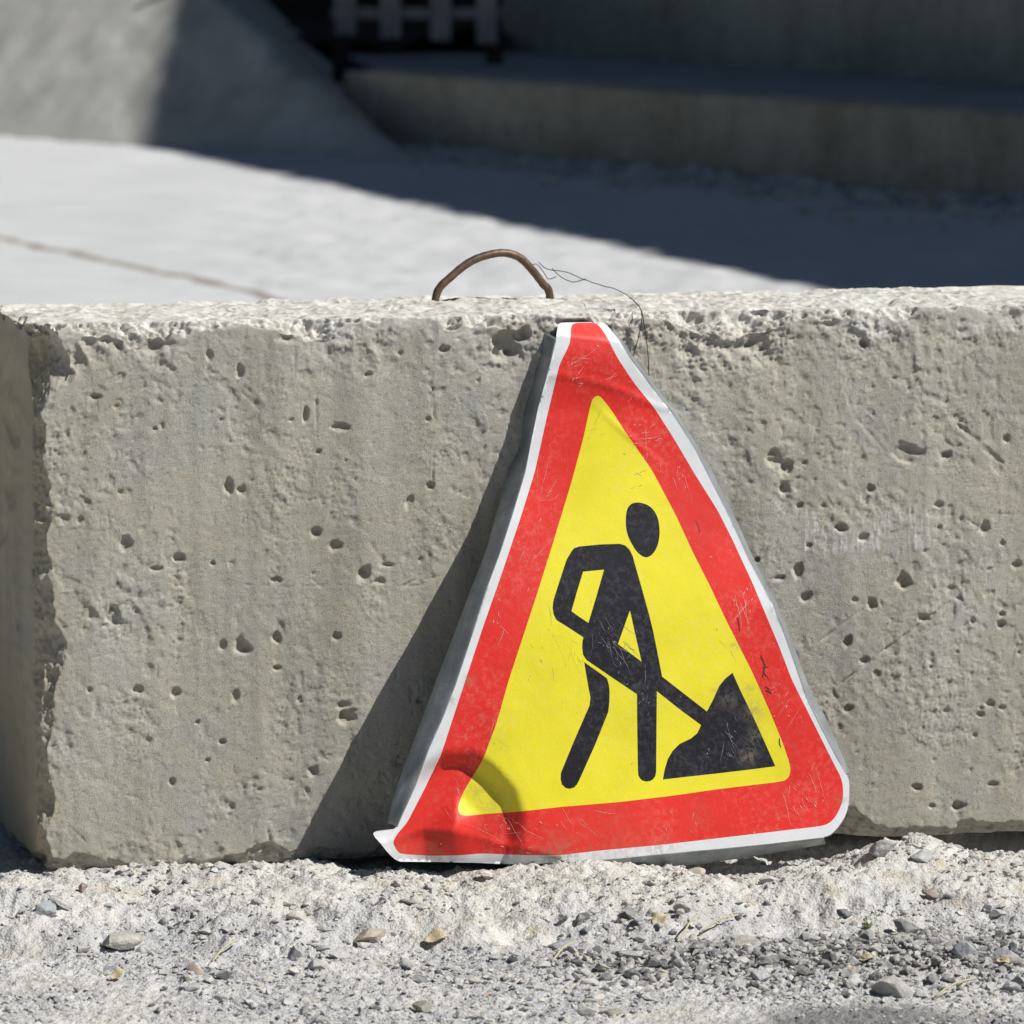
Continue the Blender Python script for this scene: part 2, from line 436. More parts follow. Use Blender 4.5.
for a in [
 (294, 955, 15, 20, 12, 'upright grey angular stone with a pointed tip at the foot of the ledge at left', (.34, .34, .35), 1, -.5),
 (46, 909, 26, 19, 20, 'blue-grey split stone near the left frame edge, below the block corner', (.40, .43, .46), 2, .1),
 (62, 903, 22, 9, 12, 'pale grey elongated stone lying just right of the blue-grey split stone', (.50, .49, .46), 3, -.35),
 (82, 887, 10, 10, 10, 'small reddish-brown pebble near the lower left corner of the block', (.30, .21, .17), 4, .4),
 (104, 858, 22, 14, 20, 'pale stone touching the bottom edge of the block at left', (.55, .53, .48), 5, .1),
 (371, 934, 30, 17, 26, 'pinkish-beige flat stone in the ledge below the sign corner', (.48, .40, .32), 6, .1),
 (484, 873, 13, 7, 10, 'small white chip lying right under the bottom edge of the sign', (.66, .66, .64), 7, -.3),
 (408, 902, 15, 6, 10, 'thin dark flat pebble below the left end of the sign', (.22, .21, .19), 8, -.15),
 (422, 1008, 15, 13, 13, 'rounded olive-grey pebble at the bottom edge of the photo, left of centre', (.26, .25, .19), 9, .1),
 (610, 1014, 20, 9, 15, 'brown-grey flat pebble at the bottom edge of the photo, right of centre', (.35, .32, .25), 10, .1),
 (845, 912, 17, 9, 10, 'dark slate splinter on pale dust below the gap under the block', (.16, .17, .19), 11, -.5),
 (906, 929, 26, 16, 20, 'dark grey wedge-shaped stone at the top of the asphalt crumbs', (.16, .16, .165), 12, -.3),
 (897, 988, 46, 28, 40, 'large pale grey stone half buried among the asphalt crumbs', (.46, .45, .42), 13, -.25),
 (762, 975, 17, 13, 14, 'pale grey blocky stone in the left part of the asphalt crumbs', (.44, .45, .47), 14, .2),
 (711, 946, 17, 11, 14, 'dark asphalt lump at the left end of the crumb heap', (.10, .10, .11), 15, .1),
 (932, 935, 24, 12, 18, 'dark brown-grey lump near the right edge above the crumbs', (.17, .155, .14), 16, .2),
 (968, 953, 27, 20, 22, 'blue-grey rounded stone at the right among the crumbs', (.36, .38, .41), 17, .25),
 (933, 893, 19, 9, 14, 'brownish pebble on the dust slope below the heap at right', (.36, .29, .23), 18, -.2),
 (118, 940, 44, 17, 34, 'broad beige lump set into the dust ledge at left', (.50, .47, .41), 19, .12),
 (880, 850, 30, 17, 22, 'grey stone on the small heap under the right part of the block', (.40, .40, .39), 20, .15),
 (920, 857, 22, 14, 18, 'light grey stone on the right side of the small heap', (.50, .50, .49), 21, -.2),
 (1006, 958, 26, 16, 20, 'flat grey stone cut by the right frame edge beside the crumbs', (.36, .37, .39), 22, .1),
 (566, 946, 34, 14, 24, 'low blue-grey stone in the dark gritty patch at the middle of the ledge', (.40, .42, .45), 23, .05),
 (990, 905, 18, 11, 14, 'pale rounded stone on the dust near the right frame edge', (.52, .51, .49), 24, .2),
]:
    one_rock(*a[:5], a[5], a[6], a[7], a[8], group=SG)

# straw and dry leaves
def tube(pts, rad, nseg=8, cap=True):
    pts = np.asarray(pts, float); n = len(pts); rad = np.broadcast_to(rad, (n,))
    T = np.gradient(pts, axis=0); T /= np.linalg.norm(T, axis=1)[:, None]
    ref = np.array([.3, .9, .2]); V = []
    u = np.cross(T[0], ref); u /= np.linalg.norm(u)
    for i in range(n):
        u = u-T[i]*(u@T[i]); u /= np.linalg.norm(u); w = np.cross(T[i], u)
        for k in range(nseg):
            a = 2*math.pi*k/nseg
            V.append(pts[i]+rad[i]*(math.cos(a)*u+math.sin(a)*w))
    F = []
    for i in range(n-1):
        for k in range(nseg):
            F.append((i*nseg+k, i*nseg+(k+1) % nseg, (i+1)*nseg+(k+1) % nseg, (i+1)*nseg+k))
    if cap: F.append(tuple(range(nseg))[::-1]); F.append(tuple((n-1)*nseg+k for k in range(nseg)))
    return V, F
def spline(pts, n=40):
    pts = np.asarray(pts, float); m = len(pts); out = []
    Pp = np.vstack([2*pts[0]-pts[1], pts, 2*pts[-1]-pts[-2]])
    for i in range(m-1):
        p0, p1, p2, p3 = Pp[i:i+4]
        for t in np.linspace(0, 1, max(2, n//(m-1)), endpoint=False):
            out.append(.5*((2*p1)+(-p0+p2)*t+(2*p0-5*p1+4*p2-p3)*t*t+(-p0+3*p1-3*p2+p3)*t**3))
    out.append(pts[-1]); return np.array(out)
M['straw'] = simple_mat('dry_straw', (.44, .40, .27), (.58, .53, .38), 80, .7)
M['leaf'] = simple_mat('dry_leaf_skin', (.46, .38, .24), (.62, .54, .38), 80, .7)
M['weed'] = simple_mat('weed_green', (.16, .22, .05), (.28, .32, .10), 80, .6)
for (x0, y0, x1, y1, lab) in [
  (680, 945, 697, 924, 'short dry straw leaning on the ledge, left of the asphalt crumbs'),
  (702, 935, 738, 924, 'longer dry straw lying just left of the asphalt crumbs'),
  (552, 965, 575, 951, 'pale straw on the gravel below the middle of the sign'),
  (212, 965, 238, 949, 'dry straw on the gravel in the lower left'),
  (935, 1000, 975, 988, 'dry straw at the lower right beside the large pale stone')]:
    a = on_ground(x0, y0); b = on_ground(x1, y1); a[2] += .004; b[2] += .010
    mid = (a+b)/2+np.array([0, 0, .004])
    V, F = tube(spline([a, mid, b], 12), .0011, 5)
    o = mesh_obj('straw', V, F, M['straw']); tag(o, lab, 'straw', 'bits of dry straw on the ground')
def leaf(px, py, w, ang, lab, mat='leaf'):
    p = on_ground(px, py); s = w*1.05e-3; V = []; n = 9
    for i in range(n):
        t = i/(n-1)*2-1; hw = .36*(1-t*t)**.7+.005
        for k in (-1, -.5, 0, .5, 1):
            V.append([t*s*.5, k*hw*s, .22*s*abs(k)*hw/.36+.10*s*math.sin(t*3)+.006*s*0])
    V = np.array(V); a = ang
    R = np.array([[math.cos(a), -math.sin(a), 0], [math.sin(a), math.cos(a), 0], [0, 0, 1]])
    R2 = np.array([[1, 0, 0], [0, math.cos(.5), -math.sin(.5)], [0, math.sin(.5), math.cos(.5)]])
    V = V@R.T@R2.T
    o = mesh_obj('dry_leaf', V, grid_faces(n, 5), M[mat]); o.location = p+np.array([0, 0, .005])
    md = o.modifiers.new('t', 'SOLIDIFY'); md.thickness = .0005
    return tag(o, lab, 'leaf', 'dry leaves on the ground')
leaf(436, 943, 24, .3, 'yellow-brown curled leaf in the hollow below the sign, left of centre')
leaf(118, 980, 16, .5, 'pale yellow leaf on the gravel at the lower left')
leaf(866, 963, 14, .2, 'cream-coloured leaf in the middle of the asphalt crumbs')
leaf(850, 975, 12, 1.1, 'ochre leaf just below the cream-coloured leaf in the crumbs')
leaf(660, 925, 20, .9, 'light beige leaf caught in the ledge right of centre')
leaf(1003, 966, 14, -.4, 'pale leaf scrap on the crumbs near the right frame edge')
# small weed
wp = on_ground(868, 930)
wr = empty('weed', tuple(wp)); tag(wr, 'tiny green weed growing above the asphalt crumbs', 'weed')
for k in range(7):
    a = k*.9; t = np.linspace(0, 1, 6)
    L_ = .010+.004*(k % 3)
    cpt = np.stack([np.cos(a)*t*L_*.6, np.sin(a)*t*L_*.6, t*L_*.9-.3*L_*t*t], -1)
    side = np.array([-math.sin(a), math.cos(a), 0])*.0016
    V = np.concatenate([cpt-side*np.sin(t*2.9+.15)[:, None], cpt+side*np.sin(t*2.9+.15)[:, None]])
    F = [(i, i+1, i+7, i+6) for i in range(5)]
    mesh_obj('leaf', V, F, M['weed'], wr)

# ================================================================== BLOCK
def px_to_face(px, py):
    """pixel -> (u along block, z) on the front face"""
    p = hit(px, py, np.zeros(3), NB)
    return p@AX, p[..., 2]
UL = float(px_to_face(35, 600)[0])           # left end
UR = UL+2.38; DEP = .305; ZB = -.014
def smooth_spacing(lo, hi, step, pad_lo, pad_hi, cs):
    a = list(np.arange(lo, hi, step))
    if pad_hi > hi: a += list(np.linspace(hi, pad_hi, int((pad_hi-hi)/cs)+2))
    return np.array(a)
us = smooth_spacing(UL, .62, .0016, UL, UR, .02)
nzs = int((BH-ZB)/.0016)
zs_ = np.linspace(ZB, BH, nzs)
ds_ = np.concatenate([np.arange(0, .06, .002), np.linspace(.06, DEP-.02, 90), np.linspace(DEP-.02, DEP, 8)[1:]])
# ring: front up, top back, rear down, bottom forward
ring = [(0.0, z) for z in zs_]+[(d, BH) for d in ds_[1:]]+[(DEP, z) for z in np.linspace(BH, ZB, 40)[1:]]+[(d, ZB) for d in ds_[::-1][1:-1]]
ring = np.array(ring); nr = len(ring); nu = len(us)
U = np.repeat(us, nr); D = np.tile(ring[:, 0], nu); Zz = np.tile(ring[:, 1], nu)
ii = np.arange(nu*nr).reshape(nu, nr); jj = np.roll(ii, -1, axis=1)
F = np.stack([ii[:-1], ii[1:], jj[1:], jj[:-1]], -1).reshape(-1, 4)
# left end cap grid : depth x height, sharing coordinates (merged by distance later)
cd = ds_; cz = zs_
CU = np.full(len(cd)*len(cz), UL); CD = np.repeat(cd, len(cz)); CZ = np.tile(cz, len(cd))
FC = grid_faces(len(cd), len(cz))+nu*nr
CU2 = np.full(8*8, UR); CD2 = np.repeat(np.linspace(0, DEP, 8), 8); CZ2 = np.tile(np.linspace(ZB, BH, 8), 8)
FC2 = (grid_faces(8, 8)+nu*nr+len(CU))[:, ::-1]
Ub = np.concatenate([U, CU, CU2]); Db = np.concatenate([D, CD, CD2]); Zb = np.concatenate([Zz, CZ, CZ2])
Fb = np.concatenate([F, FC, FC2])
def erode(u, d, z):
    """moves points of the ideal box to the weathered block; returns coords + masks"""
    P = np.stack([u, d, z], -1)
    a = u-UL; b = d.copy(); c = BH-z; e = z-ZB; bk = DEP-d
    frac = np.zeros(len(u)); dust = np.zeros(len(u)); stain_bounce = np.zeros(len(u))
    o = np.zeros((len(u), 3))                 # displacement
    fine = .0016*pn(P*170)+.0011*pn(P*330)
    def chamfer(p, q, size, ip, iq, sp, sq):
        nonlocal o, frac
        cut = size-(p+q)
        m = cut > 0
        k = np.where(m, cut, 0)
        o[:, ip] += sp*k*.5; o[:, iq] += sq*k*.5
        frac = np.maximum(frac, ss(0, .006, k))
    N1 = pn(P*9+2); N2 = pn(P*28+5); N3 = pn(P*75+8)
    # top-front edge
    s = .006+.011*N1+.012*np.maximum(N2, -.7)+.006*N3
    s += .022*np.exp(-((u-px_to_face(720, 320)[0])/.07)**2)+.016*np.exp(-((u-px_to_face(150, 320)[0])/.07)**2)+.014*np.exp(-((u-px_to_face(290, 330)[0])/.05)**2)
    chamfer(b, c, s+fine*2, 1, 2, 1, -1); s_top = np.maximum(s, 0)
    # left vertical edge, heavily broken
    s = .015+.012*N1+.009*N2+.003*N3+.034*np.exp(-((z-.545)/.035)**2)+.012*np.exp(-((z-.23)/.03)**2)
    s = np.maximum(s, .006)
    chamfer(a*1.0, b, s+fine*1.0, 0, 1, 1, 1); s_left = s
    # bottom-front edge
    s = .012+.008*N1+.010*N2+.004*N3+.03*np.exp(-((u-px_to_face(850, 800)[0])/.022)**2)
    chamfer(b, e, np.maximum(s, .002)+fine, 1, 2, 1, 1)
    s = .012+.01*N2
    chamfer(a, c, s+fine, 0, 2, 1, -1)
    chamfer(bk, c, .006+.008*np.maximum(N2, 0)+fine, 1, 2, -1, -1)
    chamfer(a, e, .015+.012*N2+fine, 0, 2, 1, 1)
    # surface relief: inward along the face normal
    front = (b < 1e-6); top = (c < 1e-6); left = (a < 1e-6)
    dfront = np.where(front, 1.0, 0.0)
    # irregular broken band under the top edge
    band = ss(.085, .005, c+.030*pn(P*12+7))*np.clip(.35+1.5*pn(P*9+20), 0, 1)
    band = np.maximum(band, .9*np.exp(-((u-px_to_face(735, 330)[0])/.08)**2-((c-.03)/.045)**2))
    lband = .5*ss(.04, .0, a+.02*pn(P*20+31))*np.clip(.5+pn(P*16+2), 0, 1)
    rb = np.maximum(band, lband)*dfront
    patch = np.clip(fbm(P*8+40, 3)*1.7-.22, 0, 1)*dfront
    rough = .00030+.0011*patch+.0032*rb
    rel = np.zeros(len(u))
    rel += rough*(pn(P*95+3)+.9*np.abs(pn(P*190))+.5*pn(P*300))
    rel += .0085*rb*np.abs(pn(P*40+12))+.006*rb*np.clip(pn(P*22+33), 0, 1)
    rel += .0007*pn(P*5)+.0002*pn(P*15)
    pm_ = .25+.75*np.clip(fbm(P*7+90, 2)*1.8+.1, 0, 1)
    w2 = .35*pn(P*120+4)
    rel += .0011*pm_*ss(.36, .44, pn(P*np.array([26, 26, 17])+15)+w2*.5)
    rel += .0012*pm_*ss(.44, .54, pn(P*58+25)+w2*.6)
    rel += .0010*pm_*ss(.50, .62, pn(P*115+35))
    rel -= .0007*pm_*ss(.46, .56, pn(P*46+45)+w2*.5)
    stre = pn(P*np.array([42, 42, 3.0])+1)+.6*pn(P*np.array([95, 95, 5.0]))
    rel += .00035*stre
    # stuck crumbs / pock clusters along vertical form lines
    clus = np.clip(pn(P*np.array([24, 24, 10])+50)*1.9-.62, 0, 1)*dfront
    rel += clus*(.0010*pn(P*95+9)+.0006*pn(P*200)+.0009*pn(P*330)+.0003)
    nick = np.clip(pn(P*np.array([75, 75, 45])+61)*2.2-1.25, 0, 1)*dfront
    rel += .0016*nick
    # pits on the front face
    pits = PITS
    pit = np.zeros(len(u))
    fi = np.where(front)[0]
    uf = u[fi]; zf = z[fi]; order = np.argsort(uf); us_ = uf[order]
    warp_u = .0012*pn(P[fi]*240); warp_z = .0012*pn(P[fi]*240+50)
    for (pu, pz, ru, rz, dp) in pits:
        lo = np.searchsorted(us_, pu-ru*1.9); hi = np.searchsorted(us_, pu+ru*1.9)
        idx = order[lo:hi]
        if not len(idx): continue
        Q = np.stack([(uf[idx]-pu)/ru, (zf[idx]-pz)/rz, np.full(len(idx), pu*97.3+pz*31)], -1)
        rr = np.sqrt(Q[:, 0]**2+Q[:, 1]**2)*(1+.34*pn(Q*.55)+.20*pn(Q*1.5+7))
        sh = (.65 if ru > .0042 else .35)+(.35 if ru > .0042 else .65)*((pu*7919.3+pz*4391.7) % 1)
        v = .8*dp*sh*(1-ss(.50, 1.12, rr))*(1+.25*pn(Q*1.2+3))
        pit[fi[idx]] = np.maximum(pit[fi[idx]], v)
        g_ = fi[idx]
        stain_bounce[g_] = np.maximum(stain_bounce[g_], .08*(1-ss(.5, 1.1, rr)))
    # grooves
    for (x0, y0, x1, y1, w, dp) in GROOVES:
        a0 = px_to_face(x0, y0); a1 = px_to_face(x1, y1)
        p0 = np.array([a0[0], a0[1]]); p1 = np.array([a1[0], a1[1]]); dv = p1-p0; LL = dv@dv
        gi = order[np.searchsorted(us_, min(p0[0], p1[0])-.01):np.searchsorted(us_, max(p0[0], p1[0])+.01)]
        gi = gi[(zf[gi] > min(p0[1], p1[1])-.01) & (zf[gi] < max(p0[1], p1[1])+.01)]
        if not len(gi): continue
        q = np.stack([uf[gi], zf[gi]], -1)-p0; t = np.clip(q@dv/LL, 0, 1); gg = fi[gi]
        dist = np.linalg.norm(q-t[:, None]*dv, axis=1)+.0006*pn(P[gg]*120)
        pit[gg] = np.maximum(pit[gg], dp*(1-ss(.1, 1, dist/(w*(.45+.55*np.sin(math.pi*t)))))*np.clip(.55+1.1*pn(P[gg]*55), 0, 1.2))
    rel += pit
    frac = np.maximum(frac, np.clip(rb*.9, 0, 1))
    frac = np.maximum(frac, clus*.35)
    rel *= (.12+.88*ss(0, .012, c-s_top*.75))*(.12+.88*ss(0, .010, a-s_left*.8))
    mm = np.where(front)[0]; o[mm, 1] += rel[mm]
    mm = np.where(top & ~front)[0]; o[mm, 2] -= (.004+.0035*pn(P[mm]*14)+.0035*pn(P[mm]*40)+.0035*np.abs(pn(P[mm]*90)))*ss(0, .014, np.minimum(b[mm]-s_top[mm]*.75, bk[mm]))
    mm = np.where(left & ~front & ~top)[0]; o[mm, 0] += (.0030*pn(P[mm]*np.array([1, 2.5, 5]))+.0016*pn(P[mm]*np.array([1, 8, 22]))+.0010*pn(P[mm]*np.array([1, 25, 70]))+.005*np.clip(pn(P[mm]*np.array([1, 9, 22])+8)*2-1, 0, 1)+.003)*ss(0, .012, np.minimum(b[mm], c[mm]))
    fz = np.where(frac > .05)[0]; nn = .0040*pn(P[fz]*34+70)+.0016*np.abs(pn(P[fz]*85+7))+.0015*pn(P[fz]*160+77)+.0009*pn(P[fz]*320)
    kt = ss(.0, .004, s_top[fz]-b[fz]-c[fz]); kl = ss(0, .004, s_left[fz]-a[fz]-b[fz])
    o[fz, 1] += nn*frac[fz]*np.maximum(kt, kl*.5); o[fz, 2] -= nn*frac[fz]*kt; o[fz, 0] += nn*frac[fz]*kl*(1-kt)*.4
    # bottom shadow-side undulation of the lower edge (uneven bed)
    dust = np.maximum(np.where(top, .95, 0.), .8*ss(.030, .0, c+.022*pn(P*18+3)))
    dust = np.maximum(dust, .22*rb)
    stain_bounce = np.maximum(stain_bounce, np.where(left, .55+.5*pn(P*np.array([1, 4, 5])), 0))  # left end: ground bounce painted in as warm pale colour, over patchy stain
    stain_bounce = np.maximum(stain_bounce, .45*ss(.04, .0, a)*np.clip(N2+.6, 0, 1))
    frac = frac*(1-.55*ss(.06, .03, a))
    return u+o[:, 0], d+o[:, 1], z+o[:, 2], frac, dust, np.clip(stain_bounce, 0, 1)
_pp = [(125,545,6,7),(157,569,6,3),(316,533,6,6),(335,546,6,5),(363,574,7,8),(379,581,6,3),(387,565,5,2),(277,638,5,5),(277,668,5,3),(340,427,9,4),(368,375,4,3),
 (443,349,5,4),(400,353,3,3),(431,485,4,4),(409,502,4,6),(428,419,3,3),(229,487,5,7),(179,558,6,5),(242,648,10,7),(223,645,4,6),(337,637,5,4),(212,563,2.5,2.5),
 (231,563,3,2.5),(275,580,6,4),(240,372,4,7),(113,617,7,9),(107,625,4,3),(138,690,5,4),(175,694,4.5,5),(222,742,4,3.5),(198,722,2.5,2.5),(172,782,3,4),(239,643,6,8),
 (313,772,6,6),(345,718,9,8),(343,706,7,4),(236,696,4,8),(208,760,2.5,2.5),(773,458,9,9),(787,468,7,8),(784,489,6,6),(907,456,15,9),(947,455,6,4),(864,344,5,5),
 (842,528,6,5),(863,538,5,4),(985,528,6,6),(1002,543,3.5,3),(1016,565,6,5),(1006,440,4,4.5),(757,560,3.5,3),(780,578,6,3),(806,598,6,6),(904,582,8,8),(798,572,5,9),
 (990,569,4,2),(800,506,3.5,3),(823,506,3.5,2),(939,505,5,4),(725,312,8,8),(765,330,8,7),(809,546,3.5,3),(940,528,3,3),(961,519,3,3),(805,463,3,2.5),(871,489,4,4),
 (872,604,5,7),(904,582,6,5),(855,600,4,3),(848,642,4.5,5),(924,618,6,4),(973,621,3,4),(1001,624,5,5),(1002,614,4,3),(865,661,7,4),(877,674,4.5,4.5),(847,709,5,4.5),
 (846,735,2.5,2.5),(930,667,3,2),(946,711,3,2.5),(918,787,5,4),(932,806,3.5,3),(990,704,5,4),(1002,708,4,3),(980,715,4,3),(958,806,7,5),(957,652,2.5,2),(993,784,6,3),
 (975,735,2.5,2),(1019,653,2.5,2),(97,397,5,3),(305,416,3,8),(318,452,3,3),(161,425,3,4),(120,492,3,3),(209,355,4,5),(155,429,2.5,2),(240,490,4,4),(80,520,3,4),
 (300,700,3,3),(420,560,3,3),(250,470,3,2),(180,640,3,3),(90,690,3,3),(150,740,2.5,3),(260,790,3,2.5),(420,700,3,3),(60,650,3,3)]
PITS = []
for (x, y, rx, ry) in _pp:
    u_, z_ = px_to_face(x, y)
    PITS.append((float(u_), float(z_), rx*.00118, ry*.00118, min(.009, .0013*min(rx, ry)+.0015)))
for (x, y, rx, ry, dp) in [(508, 343, 13, 19, .022), (522, 332, 10, 10, .014), (500, 352, 8, 8, .018), (160, 332, 22, 14, .008), (152, 345, 14, 10, .012), (60, 375, 14, 10, .012), (205, 322, 14, 5, .008), (290, 333, 12, 9, .010), (740, 318, 24, 10, .008), (760, 345, 12, 8, .008), (830, 322, 10, 6, .007), (690, 352, 14, 7, .006)]:
    u_, z_ = px_to_face(x, y)
    PITS.append((float(u_), float(z_), rx*.00118, ry*.00118, dp))
rp = np.random.default_rng(21)
for _ in range(220):
    rr = .0012+.0016*rp.random()**2.5
    PITS.append((rp.uniform(UL+.03, .62), rp.uniform(.02, .56), rr*(.8+.5*rp.random()), rr*(.7+.5*rp.random()), rr*1.1))
GROOVES = [(433, 388, 434, 422, .0022, .004), (434, 440, 433, 480, .0014, .002), (804, 654, 868, 605, .0030, .0030), (836, 687, 950, 602, .0030, .0030), (842, 700, 905, 655, .0015, .0012),
 (850, 410, 885, 452, .0035, .0018), (958, 425, 1003, 463, .006, .0030), (150, 585, 490, 586, .0012, .0008), (316, 395, 317, 440, .0018, .0016), (120, 440, 122, 500, .0016, .0012),
 (105, 500, 112, 545, .003, .0014), (198, 470, 198, 505, .0015, .001), (1000, 790, 1024, 760, .002, .0015), (923, 525, 928, 590, .0012, .0008), (820, 640, 870, 660, .001, .0007)]
rg = np.random.default_rng(5)
for _ in range(150):
    gx0, gy0 = rg.uniform(60, 1020), rg.uniform(330, 830); an = rg.choice([1.57, 1.57, 1.5, .9, -.6, .2])+rg.normal(0, .15); gl = rg.uniform(5, 26)
    GROOVES.append((gx0, gy0, gx0+gl*math.cos(an), gy0+gl*math.sin(an), rg.uniform(.0016, .0028), rg.uniform(.0006, .0016)))
u2, d2, z2, frac, dust, stain_bounce = erode(Ub, Db, Zb)
Wb = u2[:, None]*AX-d2[:, None]*NB+z2[:, None]*Z3
# put the coordinates in the block's own frame (origin = front-bottom-left corner)
org = UL*AX+0*Z3
loc = np.stack([(Wb-org)@AX, -((Wb-org)@NB), Wb[:, 2]], -1)
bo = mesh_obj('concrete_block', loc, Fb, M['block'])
bo.location = tuple(org); bo.rotation_euler = (0, 0, YAW)
tag(bo, 'large weathered grey concrete foundation block with pits and chipped edges behind the sign', 'concrete block')
set_attr(bo, 'fracture', frac); set_attr(bo, 'dust', dust); set_attr(bo, 'stain_bounce', stain_bounce)
_a = px_to_face(790, 552); _b = px_to_face(935, 508)
scf = ss(_a[0]-.012, _a[0]+.01, Ub)*(1-ss(_b[0]-.02, _b[0]+.02, Ub))*ss(_a[1]-.006, _a[1]+.004, Zb)*(1-ss(_b[1]-.006, _b[1]+.008, Zb))
_c2 = px_to_face(985, 610); scf = np.maximum(scf, .5*np.exp(-((Ub-_c2[0])/.04)**2-((Zb-_c2[1])/.06)**2))
scf *= np.clip(.6+1.3*pn(np.stack([Ub, Db, Zb], -1)*34), 0, 1); set_attr(bo, 'scuff', scf)
import bmesh
bm = bmesh.new(); bm.from_mesh(bo.data); bmesh.ops.remove_doubles(bm, verts=bm.verts, dist=.0002)
bmesh.ops.recalc_face_normals(bm, faces=bm.faces); bm.to_mesh(bo.data); bm.free()

# lifting loop + wires
def on_depth(px, py, dep):
    return hit(px, py, -NB*dep, NB)
pix = [(434, 303), (437, 293), (452, 276), (470, 262), (488, 255), (505, 253), (520, 258), (533, 271), (543, 284), (549, 292), (552, 300)]
deps = np.linspace(.235, .265, len(pix))
pts = np.array([on_depth(a, b, dd) for (a, b), dd in zip(pix, deps)])
pts[0, 2] = BH-.03; pts[-1, 2] = BH-.03
c = spline(pts, 80)
V, F = tube(c, .0046*(1+.03*np.sin(np.arange(len(c))*1.7)), 14)
lo_ = mesh_obj('lifting_loop', V, F, M['rust'])
tag(lo_, 'bent rusty steel lifting loop sticking up from the top of the concrete block', 'steel loop')
wires = [[(538, 262, .26), (545, 268, .26), (552, 270, .255), (562, 271, .25), (575, 276, .25), (588, 281, .22), (604, 286, .17), (620, 291, .10), (633, 300, .04), (640, 308, .0), (642, 318, -.006), (638, 340, -.006), (633, 356, -.004)],
         [(552, 268, .255), (560, 276, .25), (572, 282, .24), (582, 280, .235), (586, 279, .23)],
         [(540, 276, .265), (534, 273, .27), (530, 268, .27), (536, 264, .265), (543, 272, .26), (548, 279, .26), (556, 277, .255)],
         [(634, 300, .03), (642, 312, -.004), (644, 326, -.008), (648, 350, -.008), (649, 376, -.004)]]
VV, FF = [], []; n0 = 0
for w in wires:
    c = spline(np.array([on_depth(a, b, dd) for a, b, dd in w]), 90)
    c += .0008*np.stack([pn(c*60), pn(c*60+9), pn(c*60+19)], -1)
    V, F = tube(c, .00048, 6); VV += V; FF += [tuple(i+n0 for i in f) for f in F]; n0 += len(V)
wo = mesh_obj('wire', VV, FF, M['wire'])
tag(wo, 'thin tangled wire hanging from the rusty loop over the edge of the block', 'wire')

# ================================================================== SIGN
D_TOP, D_BOT, H_TOP = .021, .135, .565
pb = NB*D_BOT; pt = NB*D_TOP+Z3*H_TOP
UPS = (pt-pb)/np.linalg.norm(pt-pb)
NS = np.cross(AX, UPS); NS /= np.linalg.norm(NS)
if NS@NB < 0: NS = -NS
def seg_dist(x, y, pl):
    best = np.full(len(x), 1e9); side = np.zeros(len(x))
    for (x0, y0), (x1, y1) in zip(pl[:-1], pl[1:]):
        dx, dy = x1-x0, y1-y0; t = np.clip(((x-x0)*dx+(y-y0)*dy)/(dx*dx+dy*dy), 0, 1)
        ex, ey = x-x0-t*dx, y-y0-t*dy; d_ = np.hypot(ex, ey)
        cr = dx*ey-dy*ex
        m = d_ < best; best = np.where(m, d_, best); side = np.where(m, np.sign(cr), side)
    return best*side
def interp_poly(x, pts):
    return np.interp(x, [p[0] for p in pts], [p[1] for p in pts])
def sign_disp(x, y):
    """bends and dents of the sheet, metres towards the viewer, x y in traced outline units"""
    x = np.asarray(x, float); y = np.asarray(y, float)
    P = np.stack([x*.01, y*.01, 0*x], -1)
    d = .0030*pn(P*.45+4)+.0006*pn(P*1.6)+.00012*pn(P*6)
    # top folded back above a crease
    cy = interp_poly(x, [(540, 376), (562, 375), (590, 381), (612, 387), (630, 394), (660, 408)])
    a = cy-y
    d = d-.00008*np.clip(a, 0, 60)-.017*ss(640, 440, y)*(1-.75*ss(415, 345, y))
    d = d+.0011*np.exp(-(a/4)**2)
    a2 = 337+.1*(x-580)-y
    d = d-.00075*np.clip(a2, 0, 30)
    # crease right of the yellow apex
    cr = np.abs((y-(430+(x-622)*.9)))
    d = d+.0010*np.exp(-((x-628)/26)**2)*np.exp(-(cr/4)**2)
    # right edge: slight ripples
    d = d+.0012*np.exp(-((x-770)/18)**2-((y-610)/12)**2)-.001*np.exp(-((x-806)/8)**2-((y-697)/7)**2)
    # lower-left dent: step back inside the arch
    arch = [(372, 856), (386, 828), (404, 806), (424, 782), (446, 765), (468, 764), (486, 780), (502, 798), (509, 818), (508, 845)]
    s = -seg_dist(x, y, arch)
    ins = ss(-20, 4, -s)
    inside = ins*(1-ss(24, 60, -s)*.85)*ss(868, 835, y)
    far = np.exp(-((x-448)/95)**4)*ss(740, 770, y)
    d = d-.0150*inside*far
    # bottom fold of that corner (turned down and under)
    by = interp_poly(x, [(372, 846), (400, 838), (424, 829), (450, 831), (480, 838), (505, 845), (545, 853), (600, 870)])
    b_ = y-by
    d = d-.00075*np.clip(b_, 0, 60)*(1-ss(540, 600, x))
    return d
def sP(x, y, extra=0.0):
    """traced outline point -> place on the bent sheet in world space"""
    x = np.asarray(x, float); y = np.asarray(y, float)
    d = sign_disp(x, y)+extra
    r_ = ray(x, y)
    t = ((pb-CAM)@NS+d)/(r_@NS)
    return CAM+r_*t[..., None]

